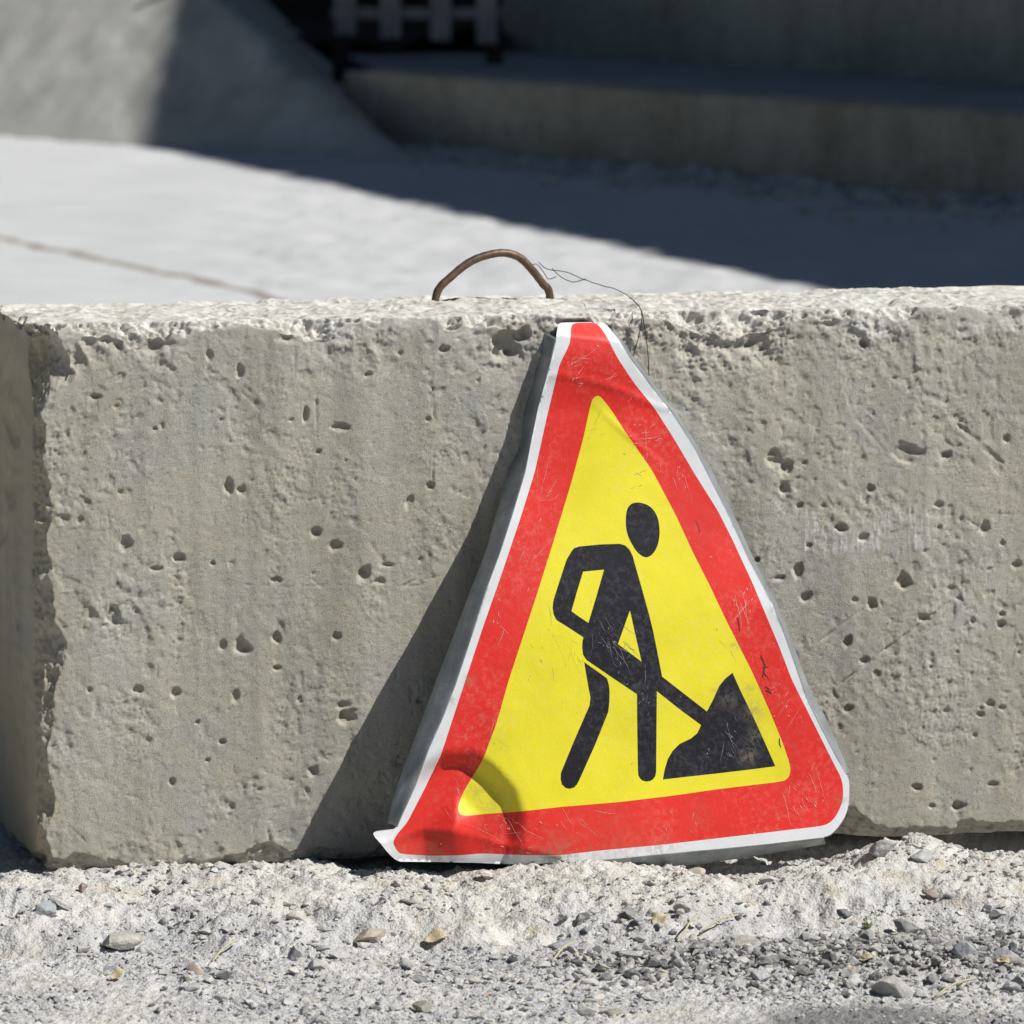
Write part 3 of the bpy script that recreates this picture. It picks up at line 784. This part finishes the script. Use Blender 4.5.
OUTER = [(558,324),(562,322.5),(600,322),(606,324),(611,330),(617.5,337.6),(630.4,358),(649.7,383.8),(673.3,413.9),(694.8,448.2),(711,480),(732.6,523),(749,559.7),(772.4,603),(786,638.6),(806.5,697),(821,727),(835.8,755.8),(846,771),(849.5,782),(849,802.7),(846,815),(840,825),(832,834),(825,837),
 (771,843.7),(720,849),(660,854.5),(620,858.5),(600,860),(565,862.5),(528.7,864.5),(500,864),(477,862.8),(440,862),(397.5,861.6),(389,854),(381,844),(373,835),(374,831.5),(386,830),(396,829),
 (402,815),(415,785),(428,750),(443,716),(455,685),(470,640),(486,590),(500,552),(512,515),(525,472),(532.6,433),(538,407),(549.8,364.5),(555.2,343)]
REDO = [(571.3,322.9),(597,322.6),(606.7,336.5),(617.5,358),(634.7,383.8),(654,407.4),(673.3,437.5),(694.8,474),(718,511),(732.6,540),(752.5,583),(779,646),(791.8,679.6),(812,720),(835.8,767.5),(841,777),(843.3,788),(843,799),(840,808.5),(836,816),(830,823),(822,826),
 (771,832),(720,838),(660,845),(600,850.5),(559,855.3),(520,855),(481.9,853.4),(460.8,855.3),(430,855.8),(399.8,854),(395,848),(392.8,841.7),(397,834),(406.9,823),(424,790),(440.9,755),(453,718),(465.5,680),(482,630),(503,570),(520.8,517),(534.8,471.9),(546.6,418),(559.5,364.5),(570.2,343)]
YEL = [(597,395.5),(600,396.3),(603.5,400),(612,411),(624,430),(651.9,470),(676,515.5),(692.7,552),(710,586),(726,620),(752.5,672.6),(770,712),(782.4,742),(789.5,763),(790.6,770),(789.5,776),(785.7,780.3),(778,782),
 (719,789),(670,796),(619.6,802),(560,807),(520,811.5),(488.9,813.6),(466,815.8),(460.8,815),(458.3,811),(458,806),(463,792.5),(483,759.7),(497,722),(508.8,680),(520,646),(537,594),(553,543),(571.5,482),(583,439.6),(590.6,405),(593,398)]
def C2(l): return [(520+a/3.011, 480+b/3.011) for a, b in l]
HEAD = C2([(337,70),(352,67),(368,69),(385,75),(400,87),(412,105),(419,130),(421,160),(417,190),(408,212),(395,228),(380,235),(366,229),(350,215),(336,192),(325,170),(319,145),(318,115),(321,92),(327,79)])
BODY = C2([(155,215),(163,205),(180,200),(240,194),(300,192),(317,197),(330,210),(340,230),(345,250),(368,330),(390,410),(401,455),(410,500),(420,550),(428,592),(500,648),(563,697),(582,660),(600,620),(618,598),(640,580),
 (662,630),(700,708),(735,785),(769,862),(700,871),(600,883),(500,894),(430,902),(436,870),(445,840),(460,815),(480,795),(515,778),(534,762),(545,738),(480,690),(412,636),(411,760),(410,880),(407,893),(400,902),(391,907),(380,908),(370,906),(362,900),(356,889),(355,875),(353,760),(352,645),
 (270,590),(200,542),(190,527),(187,505),(188,485),(191,474),(150,447),(110,422),(101,405),(98,385),(100,365),(105,348),(122,295),(140,240)])
HOLE1 = C2([(190,276),(253,270),(230,350),(206,430),(180,413),(155,395),(172,335)])
HOLE2 = C2([(331,393),(348,470),(366,547),(330,520),(295,494),(313,443)])
REAR = C2([(193,548),(230,574),(262,597),(268,618),(270,640),(269,670),(266,698),(225,800),(180,900),(172,916),(163,926),(150,930),(138,928),(126,917),(122,900),(123,882),(160,792),(200,700),(209,680),(212,655),(206,625),(200,590)])
def densify(pl, step=4.0):
    out = []
    for (x0, y0), (x1, y1) in zip(pl, pl[1:]+pl[:1]):
        n = max(1, int(math.hypot(x1-x0, y1-y0)/step))
        for k in range(n): out.append((x0+(x1-x0)*k/n, y0+(y1-y0)*k/n))
    return out
def inside(poly, x, y):
    poly = np.array(poly); c = np.zeros(len(x), bool); n = len(poly); j = n-1
    for i in range(n):
        xi, yi = poly[i]; xj, yj = poly[j]
        m = ((yi > y) != (yj > y)) & (x < (xj-xi)*(y-yi)/(yj-yi+1e-12)+xi)
        c ^= m; j = i
    return c
def roundc(pl, it=1):
    """one pass of corner cutting for hand-traced curves"""
    for _ in range(it):
        out = []
        for (x0, y0), (x1, y1) in zip(pl, pl[1:]+pl[:1]):
            if math.hypot(x1-x0, y1-y0) < 3: out += [((x0+x1)/2, (y0+y1)/2)]; continue
            t = min(.25, 3/math.hypot(x1-x0, y1-y0))
            out += [(x0+(x1-x0)*t, y0+(y1-y0)*t), (x1-(x1-x0)*t, y1-(y1-y0)*t)]
        pl = out
    return pl
loops = [densify(roundc(OUTER)), densify(roundc(REDO, 2)), densify(roundc(YEL, 2)), densify(roundc(HEAD, 2)), densify(BODY), densify(HOLE1), densify(HOLE2), densify(REAR)]
loops[0] = densify([(a+.0, b) for a, b in roundc(OUTER)], 2.5)
verts = []; edges = []
for lp in loops:
    b0 = len(verts); n = len(lp); verts += lp; edges += [(b0+i, b0+(i+1) % n) for i in range(n)]
step = 2.6
gx_, gy_ = np.meshgrid(np.arange(370, 852, step), np.arange(320, 868, step), indexing='ij')
gx_ = gx_.ravel()+RNG.uniform(-.4, .4, gx_.size); gy_ = gy_.ravel()+RNG.uniform(-.4, .4, gy_.size)
m = inside(loops[0], gx_, gy_)
allp = np.array(verts)
gx_, gy_ = gx_[m], gy_[m]
ok = np.ones(len(gx_), bool)
for s0 in range(0, len(gx_), 4000):
    dmin = np.min(np.hypot(gx_[s0:s0+4000, None]-allp[None, :, 0], gy_[s0:s0+4000, None]-allp[None, :, 1]), axis=1)
    ok[s0:s0+4000] = dmin > 1.3
verts += list(zip(gx_[ok], gy_[ok]))
res = delaunay_2d_cdt([Vector(v) for v in verts], edges, [], 0, 1e-4)
sv = np.array([v[:] for v in res[0]]); sf = np.array([f for f in res[2] if len(f) == 3])
cx = sv[sf].mean(axis=1)
iO, iR, iY = [inside(lp, cx[:, 0], cx[:, 1]) for lp in loops[:3]]
iH, iB, i1, i2, iL = [inside(lp, cx[:, 0], cx[:, 1]) for lp in loops[3:]]
blk = iH | (iB & ~i1 & ~i2) | iL
zone = np.where(~iO, -1, np.where(blk & iY, 3, np.where(iY, 2, np.where(iR, 1, 0))))
SV3 = sP(sv[:, 0], sv[:, 1])
sroot = empty('road_sign', tuple(pb+Z3*0)); 
tag(sroot, 'battered triangular road works warning sign, yellow with red border, leaning on the concrete block', 'road sign')
dirt_spots = [(748, 756, 13, 1.0), (748, 690, 9, .6), (735, 645, 8, .7), (492, 800, 30, .35), (728, 700, 14, .6), (715, 690, 6, .5), (755, 735, 10, .9), (560, 858, 30, .9), (430, 860, 26, .7), (660, 852, 24, .6), (840, 800, 10, .6), (470, 680, 8, .8), (452, 700, 8, .6), (775, 610, 7, .7), (700, 815, 20, .3), (475, 790, 12, .5), (752, 712, 14, .7), (620, 860, 70, .35), (405, 850, 20, .4)]
# normals computed once for the whole sheet so the printed zones stay seamless
e1 = SV3[sf[:, 1]]-SV3[sf[:, 0]]; e2 = SV3[sf[:, 2]]-SV3[sf[:, 0]]
fn = np.cross(e1, e2); flip = (fn@NS) < 0; sf[flip] = sf[flip][:, ::-1]; fn[flip] *= -1
vn = np.zeros_like(SV3)
for k in range(3): np.add.at(vn, sf[:, k], fn)
vn /= np.linalg.norm(vn, axis=1)[:, None]+1e-12
def strip_poly(p0, p1, w0, w1, nn=5, wob=.6):
    """thin scratch as a ribbon on the sheet"""
    t = np.linspace(0, 1, nn); dx, dy = p1[0]-p0[0], p1[1]-p0[1]; L_ = math.hypot(dx, dy)+1e-6
    nx, ny = -dy/L_, dx/L_
    w = (w0*(1-t)+w1*t)*np.sin(np.clip(t*.94+.03, 0, 1)*math.pi)**.5
    off = np.array([random.uniform(-wob, wob) for _ in t])
    ax_ = p0[0]+dx*t+nx*off; ay_ = p0[1]+dy*t+ny*off
    A = sP(ax_-nx*w/2, ay_-ny*w/2, .0004); B = sP(ax_+nx*w/2, ay_+ny*w/2, .0004)
    V = np.concatenate([A, B]); F = [(i, i+1, nn+i+1) for i in range(nn-1)]+[(i, nn+i+1, nn+i) for i in range(nn-1)]
    if np.cross(V[1]-V[0], V[nn+1]-V[0])@NS < 0: F = [f[::-1] for f in F]
    return V, F
def scratches(zoneset, n, seed, clusters):
    random.seed(seed); VV = []; FF = []; k0 = 0
    poly_in, poly_out = zoneset
    tries = 0; made = 0
    while made < n and tries < n*30:
        tries += 1
        if random.random() < .82:
            cxx, cyy, rr, ang = random.choice(clusters); x = random.gauss(cxx, rr); y = random.gauss(cyy, rr); an = ang+random.gauss(0, .35)
        else:
            x = random.uniform(390, 850); y = random.uniform(325, 860); an = random.choice((-1.2, -.7, .5, 1.3, 1.9))+random.gauss(0, .4)
        L_ = random.choice((2, 3, 4, 5, 7, 9, 14, 22)) if random.random() < .9 else 34
        x1 = x+L_*math.cos(an); y1 = y+L_*math.sin(an)
        pa = np.array([x, (x+x1)/2, x1]); pb_ = np.array([y, (y+y1)/2, y1])
        if not inside(poly_in, pa, pb_).all(): continue
        if poly_out and inside(poly_out, pa, pb_).any(): continue
        wd = random.uniform(.18, .5) if L_ > 4 else random.uniform(.3, 1.1)
        V, F = strip_poly((x, y), (x1, y1), wd, wd*.5, 5, min(.6, L_*.08))
        VV.append(V); FF += [tuple(i+k0 for i in f) for f in F]; k0 += len(V); made += 1
    return np.concatenate(VV), np.array(FF)
RC = [(640, 438, 8, -.3), (680, 470, 9, 1.4), (742, 600, 9, 1.6), (575, 372, 8, -.5), (545, 500, 12, -.8), (495, 620, 12, 1.2), (640, 385, 10, -.4), (560, 830, 22, .6), (500, 838, 14, .3), (470, 800, 10, .2), (690, 825, 30, 1.4), (800, 800, 12, 1.2), (780, 700, 10, 2.2), (612, 345, 6, .2), (500, 820, 8, 1.3), (540, 560, 14, -.9), (450, 790, 14, 1.0)]
YC = [(600, 430, 14, -1), (720, 640, 14, .6), (500, 740, 16, .8), (640, 470, 14, 0), (560, 640, 20, 1.3)]
BC = [(612, 690, 12, -.9), (610, 640, 10, 1), (640, 525, 9, .6), (640, 700, 9, -1), (730, 740, 16, 1), (590, 720, 9, .3)]
TEARS = [((761, 655), (766, 668), 1.6), ((766, 664), (763, 678), 1.8), ((762, 668), (769, 666), 1.2), ((766, 690), (772, 694), 1.8), ((770, 690), (765, 686), 1.0), ((738, 617), (740, 632), 1.2), ((779, 738), (781, 748), 1.2), ((764, 672), (770, 680), .9), ((696, 520), (700, 534), .6)]
names = ['white_border', 'red_border', 'yellow_field', 'pictogram']; mats = ['white', 'red', 'yellow', 'black']
for zi in range(4):
    f = sf[zone == zi]; used, inv = np.unique(f, return_inverse=True)
    V = SV3[used]; Fz = inv.reshape(-1, 3); mi = np.zeros(len(Fz), int); nrm = vn[used]
    extra = {1: (loops[1], loops[2], 170, 5, RC), 2: (loops[2], loops[4], 36, 6, YC), 3: (loops[4], None, 80, 7, BC)}.get(zi)
    nbase = len(V); V2 = V
    if extra:
        sc_v, sc_f = scratches((extra[0], extra[1]), extra[2], extra[3], extra[4])
        V2 = np.concatenate([V2, sc_v]); Fz = np.concatenate([Fz, sc_f+nbase]); mi = np.concatenate([mi, np.ones(len(sc_f), int)])
    if zi == 1:
        for a, b, w in TEARS:
            tv, tf = strip_poly(a, b, w, w*.6, 6, .7); k0 = len(V2)
            V2 = np.concatenate([V2, tv]); Fz = np.concatenate([Fz, np.array(tf)+k0]); mi = np.concatenate([mi, np.full(len(tf), 2)])
    scm = {1: M['scratch'], 2: None, 3: None}.get(zi)
    if zi == 2: scm = simple_mat('scratched_yellow', (.50, .46, .10), (.70, .66, .25), 60)
    if zi == 3: scm = simple_mat('scratched_black', (.16, .16, .18), (.34, .34, .36), 60)
    ml = [M[mats[zi]]]+([scm] if scm else [])+([M['tear']] if zi == 1 else [])
    o = mesh_obj(names[zi], V2, Fz, ml, mi=mi if len(ml) > 1 else None)
    reparent(o, sroot)
    dv = np.zeros(len(V2)); sx, sy = sv[used, 0], sv[used, 1]
    dd_ = np.zeros(len(used))
    for (qx, qy, qr, qa) in dirt_spots: dd_ = np.maximum(dd_, qa*np.exp(-((sx-qx)**2+(sy-qy)**2)/(qr*.7)**2))
    dv[:len(used)] = dd_; set_attr(o, 'dirt', dv)
    # shared sheet normals
    full = np.zeros((len(V2), 3)); full[:nbase] = nrm; full[nbase:] = NS
    o.data.normals_split_custom_set_from_vertices([tuple(v) for v in full])
# rear sheet
f = sf[zone >= 0]; used, inv = np.unique(f, return_inverse=True)
cen = np.array([610., 640.])
q = sv[used]; qq = cen+(q-cen)*.998
Vb_ = sP(qq[:, 0], qq[:, 1], -.0016)
reparent(mesh_obj('back_sheet', Vb_, inv.reshape(-1, 3)[:, ::-1].copy(), M['steel']), sroot)
# turned rims
def rim(inner, outer, back0, seg=3.0, curve=.35, name='rim'):
    def resample(pl, n):
        pl = np.array(pl, float); L_ = np.concatenate([[0], np.cumsum(np.hypot(*np.diff(pl, axis=0).T))]); t = np.linspace(0, L_[-1], n)
        return np.stack([np.interp(t, L_, pl[:, 0]), np.interp(t, L_, pl[:, 1])], -1)
    n = int(np.sum(np.hypot(*np.diff(np.array(inner), axis=0).T))/seg)
    A = resample(inner, n); B = resample(outer, n); rows = []
    pr = [(-.04, .0004), (0.0, .0003), (.12, -.10), (.35, -.32), (.7, -.75), (1.0, -1.0), (1.0, -1.08)]
    for (t, dd_) in pr:
        p = A+(B-A)*t
        Pq = np.stack([p[:, 0]*.02, p[:, 1]*.02, np.full(n, t)], -1)
        gap = sP(p[:, 0], p[:, 1])@NB+.003; back = np.where(p[:, 1] < 540, np.clip(gap, .006, back0*(1.75-.75*ss(440, 540, p[:, 1]))), back0); ex = dd_*back if dd_ < 0 else np.full(n, -.0002)
        rows.append(sP(p[:, 0], p[:, 1], ex+(.0012*pn(Pq*1.4)*(t > .2))))
    V = np.stack(rows, 1).reshape(-1, 3)
    o = mesh_obj(name, V, grid_faces(n, len(pr)), M['steel'])
    md = o.modifiers.new('sheet', 'SOLIDIFY'); md.thickness = .0009; md.offset = 0
    return reparent(o, sroot)
LI = [(556.5,338),(555,343),(549.8,364.5),(538,407),(532.6,433),(525,472),(512,515),(500,552),(486,590),(470,640),(455,685),(443,716),(428,750),(415,785),(402,815),(397,827)]
LO = [(544.4,332),(541,345),(535,372),(527,402),(522,420),(521.7,438),(511,466),(499,506),(490,538),(488,546),(484,557),(471,590),(454,635),(438,677),(421.6,721),(405,765),(393.6,798),(388,823)]
rim(LI, LO, .020, name='rim')
RI = [(611,330),(617.5,337.6),(630.4,358),(649.7,383.8),(673.3,413.9),(694.8,448.2),(711,480),(732.6,523),(749,559.7),(772.4,603),(786,638.6),(806.5,697),(821,727),(835.8,755.8),(847,775)]
RO = [(614,331),(621,338.5),(633.5,357),(653,383),(677.5,414),(699,448),(716,479),(736.5,521),(753,558),(776,602),(790,638),(810.5,692),(823,713),(836,742),(849.8,774)]
rim(RI, RO, .016, name='rim')
BI = [(530,864),(565,862.5),(600,860),(620,858.5),(660,854.5),(720,849),(771,843.7),(824,837.5)]
BO = [(532,865),(565,866.5),(600,868.2),(630,869),(660,868.2),(705,863),(748,857),(790,850),(825.5,843.5)]
rim(BI, BO, .018, name='rim')

# ================================================================== BACKGROUND
def wn(o): return o
def noisy_grid(name, x0, x1, y0, y1, nx, ny, zf, mat):
    xs = np.linspace(x0, x1, nx); ys = np.linspace(y0, y1, ny); X, Y = np.meshgrid(xs, ys, indexing='ij')
    return mesh_obj(name, np.stack([X, Y, zf(X, Y)], -1).reshape(-1, 3), grid_faces(nx, ny), mat)
# kerb line
KA = hit(400, 150, np.zeros(3), Z3)[:2]; KB = hit(1024, 203, np.zeros(3), Z3)[:2]
kd = (KB-KA)/np.linalg.norm(KB-KA); kn = np.array([-kd[1], kd[0]])          # kn points away from the viewer
if kn[1] < 0: kn = -kn
KH = .25
def strip_box(name, a, b, depth, z0, z1, mat, seg=.03, amp=.006, off=0.0, bev=.018):
    """long rough bar following a line; cross-section with a worn top edge"""
    a = np.array(a); b = np.array(b); L_ = np.linalg.norm(b-a); d = (b-a)/L_; n = np.array([-d[1], d[0]])
    if n[1] < 0: n = -n
    ns = int(L_/seg)+1; sec = [(0, z0)]+[(0, z) for z in np.linspace(z0, z1-bev, 9)[1:]]+[(bev*.35, z1-bev*.3), (bev, z1), (depth*.5, z1), (depth, z1), (depth, z0)]
    V = []
    for s in np.linspace(0, L_, ns):
        for (o_, z) in sec:
            p = a+d*s+n*(o_+off); V.append([p[0], p[1], z])
    V = np.array(V); q = V*np.array([4, 4, 5]); w = amp*pn(q)+amp*.5*pn(q*3.1)
    V[:, :2] += w[:, None]*n; V[:, 2] += w*.6*(V[:, 2] > z0+.01)
    k = len(sec); F = list(map(tuple, grid_faces(ns, k)))+[tuple(range(k)), tuple((ns-1)*k+i for i in range(k))[::-1]]
    return mesh_obj(name, V, F, mat, smooth=False)
M['kerb'] = wall_mat('kerb_concrete', (.34, .31, .235), (.54, .50, .40), (.26, .19, .12), 3.0)
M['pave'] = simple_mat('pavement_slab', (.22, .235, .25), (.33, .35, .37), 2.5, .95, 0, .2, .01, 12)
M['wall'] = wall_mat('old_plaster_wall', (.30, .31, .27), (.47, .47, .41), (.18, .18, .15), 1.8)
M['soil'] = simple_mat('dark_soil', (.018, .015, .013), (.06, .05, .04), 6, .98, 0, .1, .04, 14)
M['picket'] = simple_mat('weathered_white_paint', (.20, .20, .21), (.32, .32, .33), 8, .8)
M['dark'] = simple_mat('near_black', (.02, .02, .018), (.05, .045, .04), 3, .95)
tag(strip_box('kerb', KA-kd*.35, KB+kd*.95, .16, -.05, KH, M['kerb']), 'weathered kerb', None, None, 'structure')
def quad_sheet(name, pts, z, mat, kind='structure', n=60, amp=.01):
    (ax_, ay_), (bx_, by_), (cx_, cy_), (dx_, dy_) = pts
    s, t = np.meshgrid(np.linspace(0, 1, n), np.linspace(0, 1, n), indexing='ij')
    Xq = (ax_*(1-s)+bx_*s)*(1-t)+(dx_*(1-s)+cx_*s)*t; Yq = (ay_*(1-s)+by_*s)*(1-t)+(dy_*(1-s)+cy_*s)*t
    Q = np.stack([Xq.ravel()*3, Yq.ravel()*3, 0*Xq.ravel()], -1)
    Zq = z+amp*pn(Q)+amp*.6*pn(Q*3.3)
    o = mesh_obj(name, np.stack([Xq.ravel(), Yq.ravel(), Zq], -1), grid_faces(n, n), mat); tag(o, name.replace('_', ' '), None, None, kind); return o
p1 = KA-kd*.35+kn*.162; p2 = KB+kd*.95+kn*.162
WA = hit(500, 47, np.array([0, 0, KH]), Z3)[:2]; WB = hit(1024, 82, np.array([0, 0, KH]), Z3)[:2]
wd_ = (WB-WA)/np.linalg.norm(WB-WA)
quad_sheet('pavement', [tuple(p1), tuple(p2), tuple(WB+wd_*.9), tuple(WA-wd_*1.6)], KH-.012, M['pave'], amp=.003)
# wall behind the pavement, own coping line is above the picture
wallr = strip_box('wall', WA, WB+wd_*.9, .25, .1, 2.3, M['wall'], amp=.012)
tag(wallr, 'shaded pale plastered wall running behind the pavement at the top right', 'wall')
# dark soil bed and fence left of the wall
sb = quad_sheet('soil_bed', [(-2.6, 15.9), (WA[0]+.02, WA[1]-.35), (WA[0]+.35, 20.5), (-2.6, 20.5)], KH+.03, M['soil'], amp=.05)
sh = strip_box('shade_backdrop', (-3.2, 20.4), (1.4, 20.2), 1.5, .0, 2.4, M['dark'], seg=.2, amp=.01)  # added backdrop, near-black colour stands in for the darkness behind the fence
tag(sh, 'near-black backdrop added behind the white picket fence to stand in for deep shade', 'shade_backdrop')
fz0 = hit(400, 44, np.array([0, 0, KH+.06]), Z3)
FY = float(fz0[1])
fr_ = empty('picket_fence', (0, FY, KH)); tag(fr_, 'weathered white picket fence piece in the shade at the top centre', 'fence')
def boxm(name, x0, x1, y0, y1, z0, z1, mat, parent, tilt=0.0):
    import bmesh
    bm_ = bmesh.new(); bmesh.ops.create_cube(bm_, size=1)
    for v in bm_.verts:
        v.co.x = (x0+x1)/2+v.co.x*(x1-x0); v.co.y = (y0+y1)/2+v.co.y*(y1-y0); v.co.z = (z0+z1)/2+v.co.z*(z1-z0)
        v.co.x += tilt*(v.co.z-z0)
    bmesh.ops.bevel(bm_, geom=bm_.edges[:], offset=min(x1-x0, y1-y0, z1-z0)*.12, segments=1, affect='EDGES')
    me = bpy.data.meshes.new(name); bm_.to_mesh(me); bm_.free(); me.materials.append(mat)
    o = bpy.data.objects.new(name, me); col.objects.link(o); o.parent = parent; return o
dist = FY+7
for i, pxx in enumerate((346, 391, 441, 487, 534)):
    if pxx > 500: continue
    xx = (pxx-512)*K*dist; zb = 1.15-(.1112+((36+3*i)-512)*K)*dist-KH
    boxm('picket', xx-.036, xx+.036, -.015, .010, zb, 1.0+.01*i, M['picket'], fr_)
xa = (332-512)*K*dist; xb = (503-512)*K*dist
zr = 1.15-(.1112+(14-512)*K)*dist-KH
boxm('rail', xa, xb, .0125, .045, zr-.022, zr+.018, M['picket'], fr_)
boxm('rail', xa, xb, .0125, .045, zr+.55, zr+.60, M['picket'], fr_)
for xx in (xa+.03, xb-.03): boxm('post', xx-.03, xx+.03, .046, .10, -.15, .95, M['dark'], fr_)

# embankment at the left
Y0 = hit(100, 143, np.zeros(3), Z3)[1]
_q = hit(405, 163, np.zeros(3), Z3); XB = hit(100, 143, np.zeros(3), Z3)[0]
BK = (_q[1]-Y0)/(_q[0]-XB); XR = _q[0]-.05
def bank(X, Y):
    Q = np.stack([X.ravel()*2, Y.ravel()*2, 0*X.ravel()], -1)
    w = (.05*pn(Q)+.02*pn(Q*3.7)).reshape(X.shape)
    a = (Y-(Y0+BK*(X-XB)))/2.2; b_ = (XR-X+w)*.85-(Y-Y0)*.04
    k = .05; h = np.clip(.5+.5*(b_-a)/k, 0, 1); z = b_*(1-h)+a*h-k*h*(1-h)
    z = z+w*.35*ss(0, .2, z)
    z = z+(.006*pn(Q*3)+.003*pn(Q*8)).reshape(X.shape)*ss(0, .1, z)
    return np.minimum(np.maximum(z, -.06), 1.3)
def mat_bank():
    m, nt, b = new_mat('cement_render'); g = G(nt); setb(b, .95, 0, .15)
    c = g.ramp(g.noise(2.2, 6, .6), [(.3, (.33, .33, .30)), (.7, (.42, .42, .39))])
    c = g.mix(g.ramp(g.noise(5, 4, .6, .6, src=g.mapv(scale=(1, .4, 1), rot=(0, 0, .5))), [(.52, 0), (.64, .5)]), c, (.52, .52, .49))
    g.lk(c, b.inputs['Base Color']); g.lk(g.bump(g.noise(9, 6, .6), .006), b.inputs['Normal']); return m
M['bank'] = mat_bank()
bk_ = noisy_grid('embankment', -5.0, XR+.15, Y0-1.9, Y0+3.6, 260, 200, bank, M['bank'])
tag(bk_, 'smooth cement-covered embankment, half sunlit, at the upper left', None, None, 'structure')
# rubble along the foot of the kerb
rr = np.random.default_rng(9); n = 1500
s_ = rr.uniform(-.1, np.linalg.norm(KB-KA)+.8, n); t_ = np.abs(rr.normal(0, .30, n))*(.35+.65*np.clip(s_/4, 0, 1))
pp = KA+kd*s_[:, None]-kn*(t_[:, None]+.02)
def rub_h(x, y): return ground_h(x, y)
ro = scatter('rubble', M['gravel'], pp[:, 0], pp[:, 1], .008+.040*rr.random(n)**4, 10, hf=rub_h)
tag(ro, 'dark rubble and grit along the foot of the shaded kerb', None, None, 'stuff')

# building beyond the right edge whose roof line throws the shade on the road
SUN = np.array([.643, -.22, .734]); SUN /= np.linalg.norm(SUN)
e = np.array([-.313, 1.0]); Hb = 6.0
q0 = hit(802, 286, np.zeros(3), Z3)
t = Hb/SUN[2]; roof = q0[:2]+SUN[:2]*t
A0 = roof+e*(2.0-roof[1]); B0 = roof+e*(19.5-roof[1])
br = empty('building', (float(A0[0]), float(A0[1]), 0)); tag(br, 'tall plain rendered building beyond the right edge that shades the road', 'building')
def prism(name, base, z0, z1, mat, parent):
    n = len(base); V = [(x, y, z0) for x, y in base]+[(x, y, z1) for x, y in base]
    F = [tuple(range(n))[::-1], tuple(range(n, 2*n))]+[(i, (i+1) % n, n+(i+1) % n, n+i) for i in range(n)]
    return reparent(mesh_obj(name, V, F, mat, smooth=False), parent)
W8 = np.array([9.0, 1.5])
M['bwall'] = simple_mat('render_wall', (.42, .40, .36), (.52, .50, .46), 1.2, .9)
prism('wall', [tuple(A0), tuple(A0+W8), tuple(B0+W8), tuple(B0)], -.1, Hb-.2, M['bwall'], br)
prism('roof', [tuple(A0), tuple(A0+W8), tuple(B0+W8), tuple(B0)], Hb-.198, Hb, M['dark'], br)

# ================================================================== LIGHT
w = bpy.data.worlds.new('World'); scene.world = w; w.use_nodes = True
nt = w.node_tree; bg = nt.nodes['Background']; sky = nt.nodes.new('ShaderNodeTexSky'); sky.sky_type = 'NISHITA'
sky.sun_disc = False
el = math.asin(SUN[2]); az = math.atan2(SUN[0], SUN[1])
sky.sun_elevation = el; sky.sun_rotation = az
sky.air_density = 1.0; sky.dust_density = .1; sky.ozone_density = 3.0
nt.links.new(sky.outputs[0], bg.inputs[0]); bg.inputs[1].default_value = .028
sl = bpy.data.lights.new('sun', 'SUN'); sl.energy = 4.6; sl.angle = math.radians(.5); sl.color = (1, .965, .91)
so = bpy.data.objects.new('sun', sl); col.objects.link(so); so.location = (3, -3, 6)
so.rotation_euler = Vector(tuple(SUN)).to_track_quat('Z', 'Y').to_euler()

# ================================================================== CAMERA
cam = bpy.data.cameras.new('camera'); co = bpy.data.objects.new('camera', cam); col.objects.link(co)
co.location = tuple(CAM); co.rotation_euler = (math.pi/2-PITCH, 0, 0)
cam.sensor_width = 36; cam.lens = 18/(512*K); cam.clip_start = .1; cam.clip_end = 2000
cam.dof.use_dof = True; cam.dof.focus_distance = 6.9; cam.dof.aperture_fstop = cam.lens/1000/.017
scene.camera = co
scene.view_settings.view_transform = 'Standard'; scene.view_settings.look = 'None'
scene.view_settings.gamma = 1; scene.view_settings.exposure = 0.33
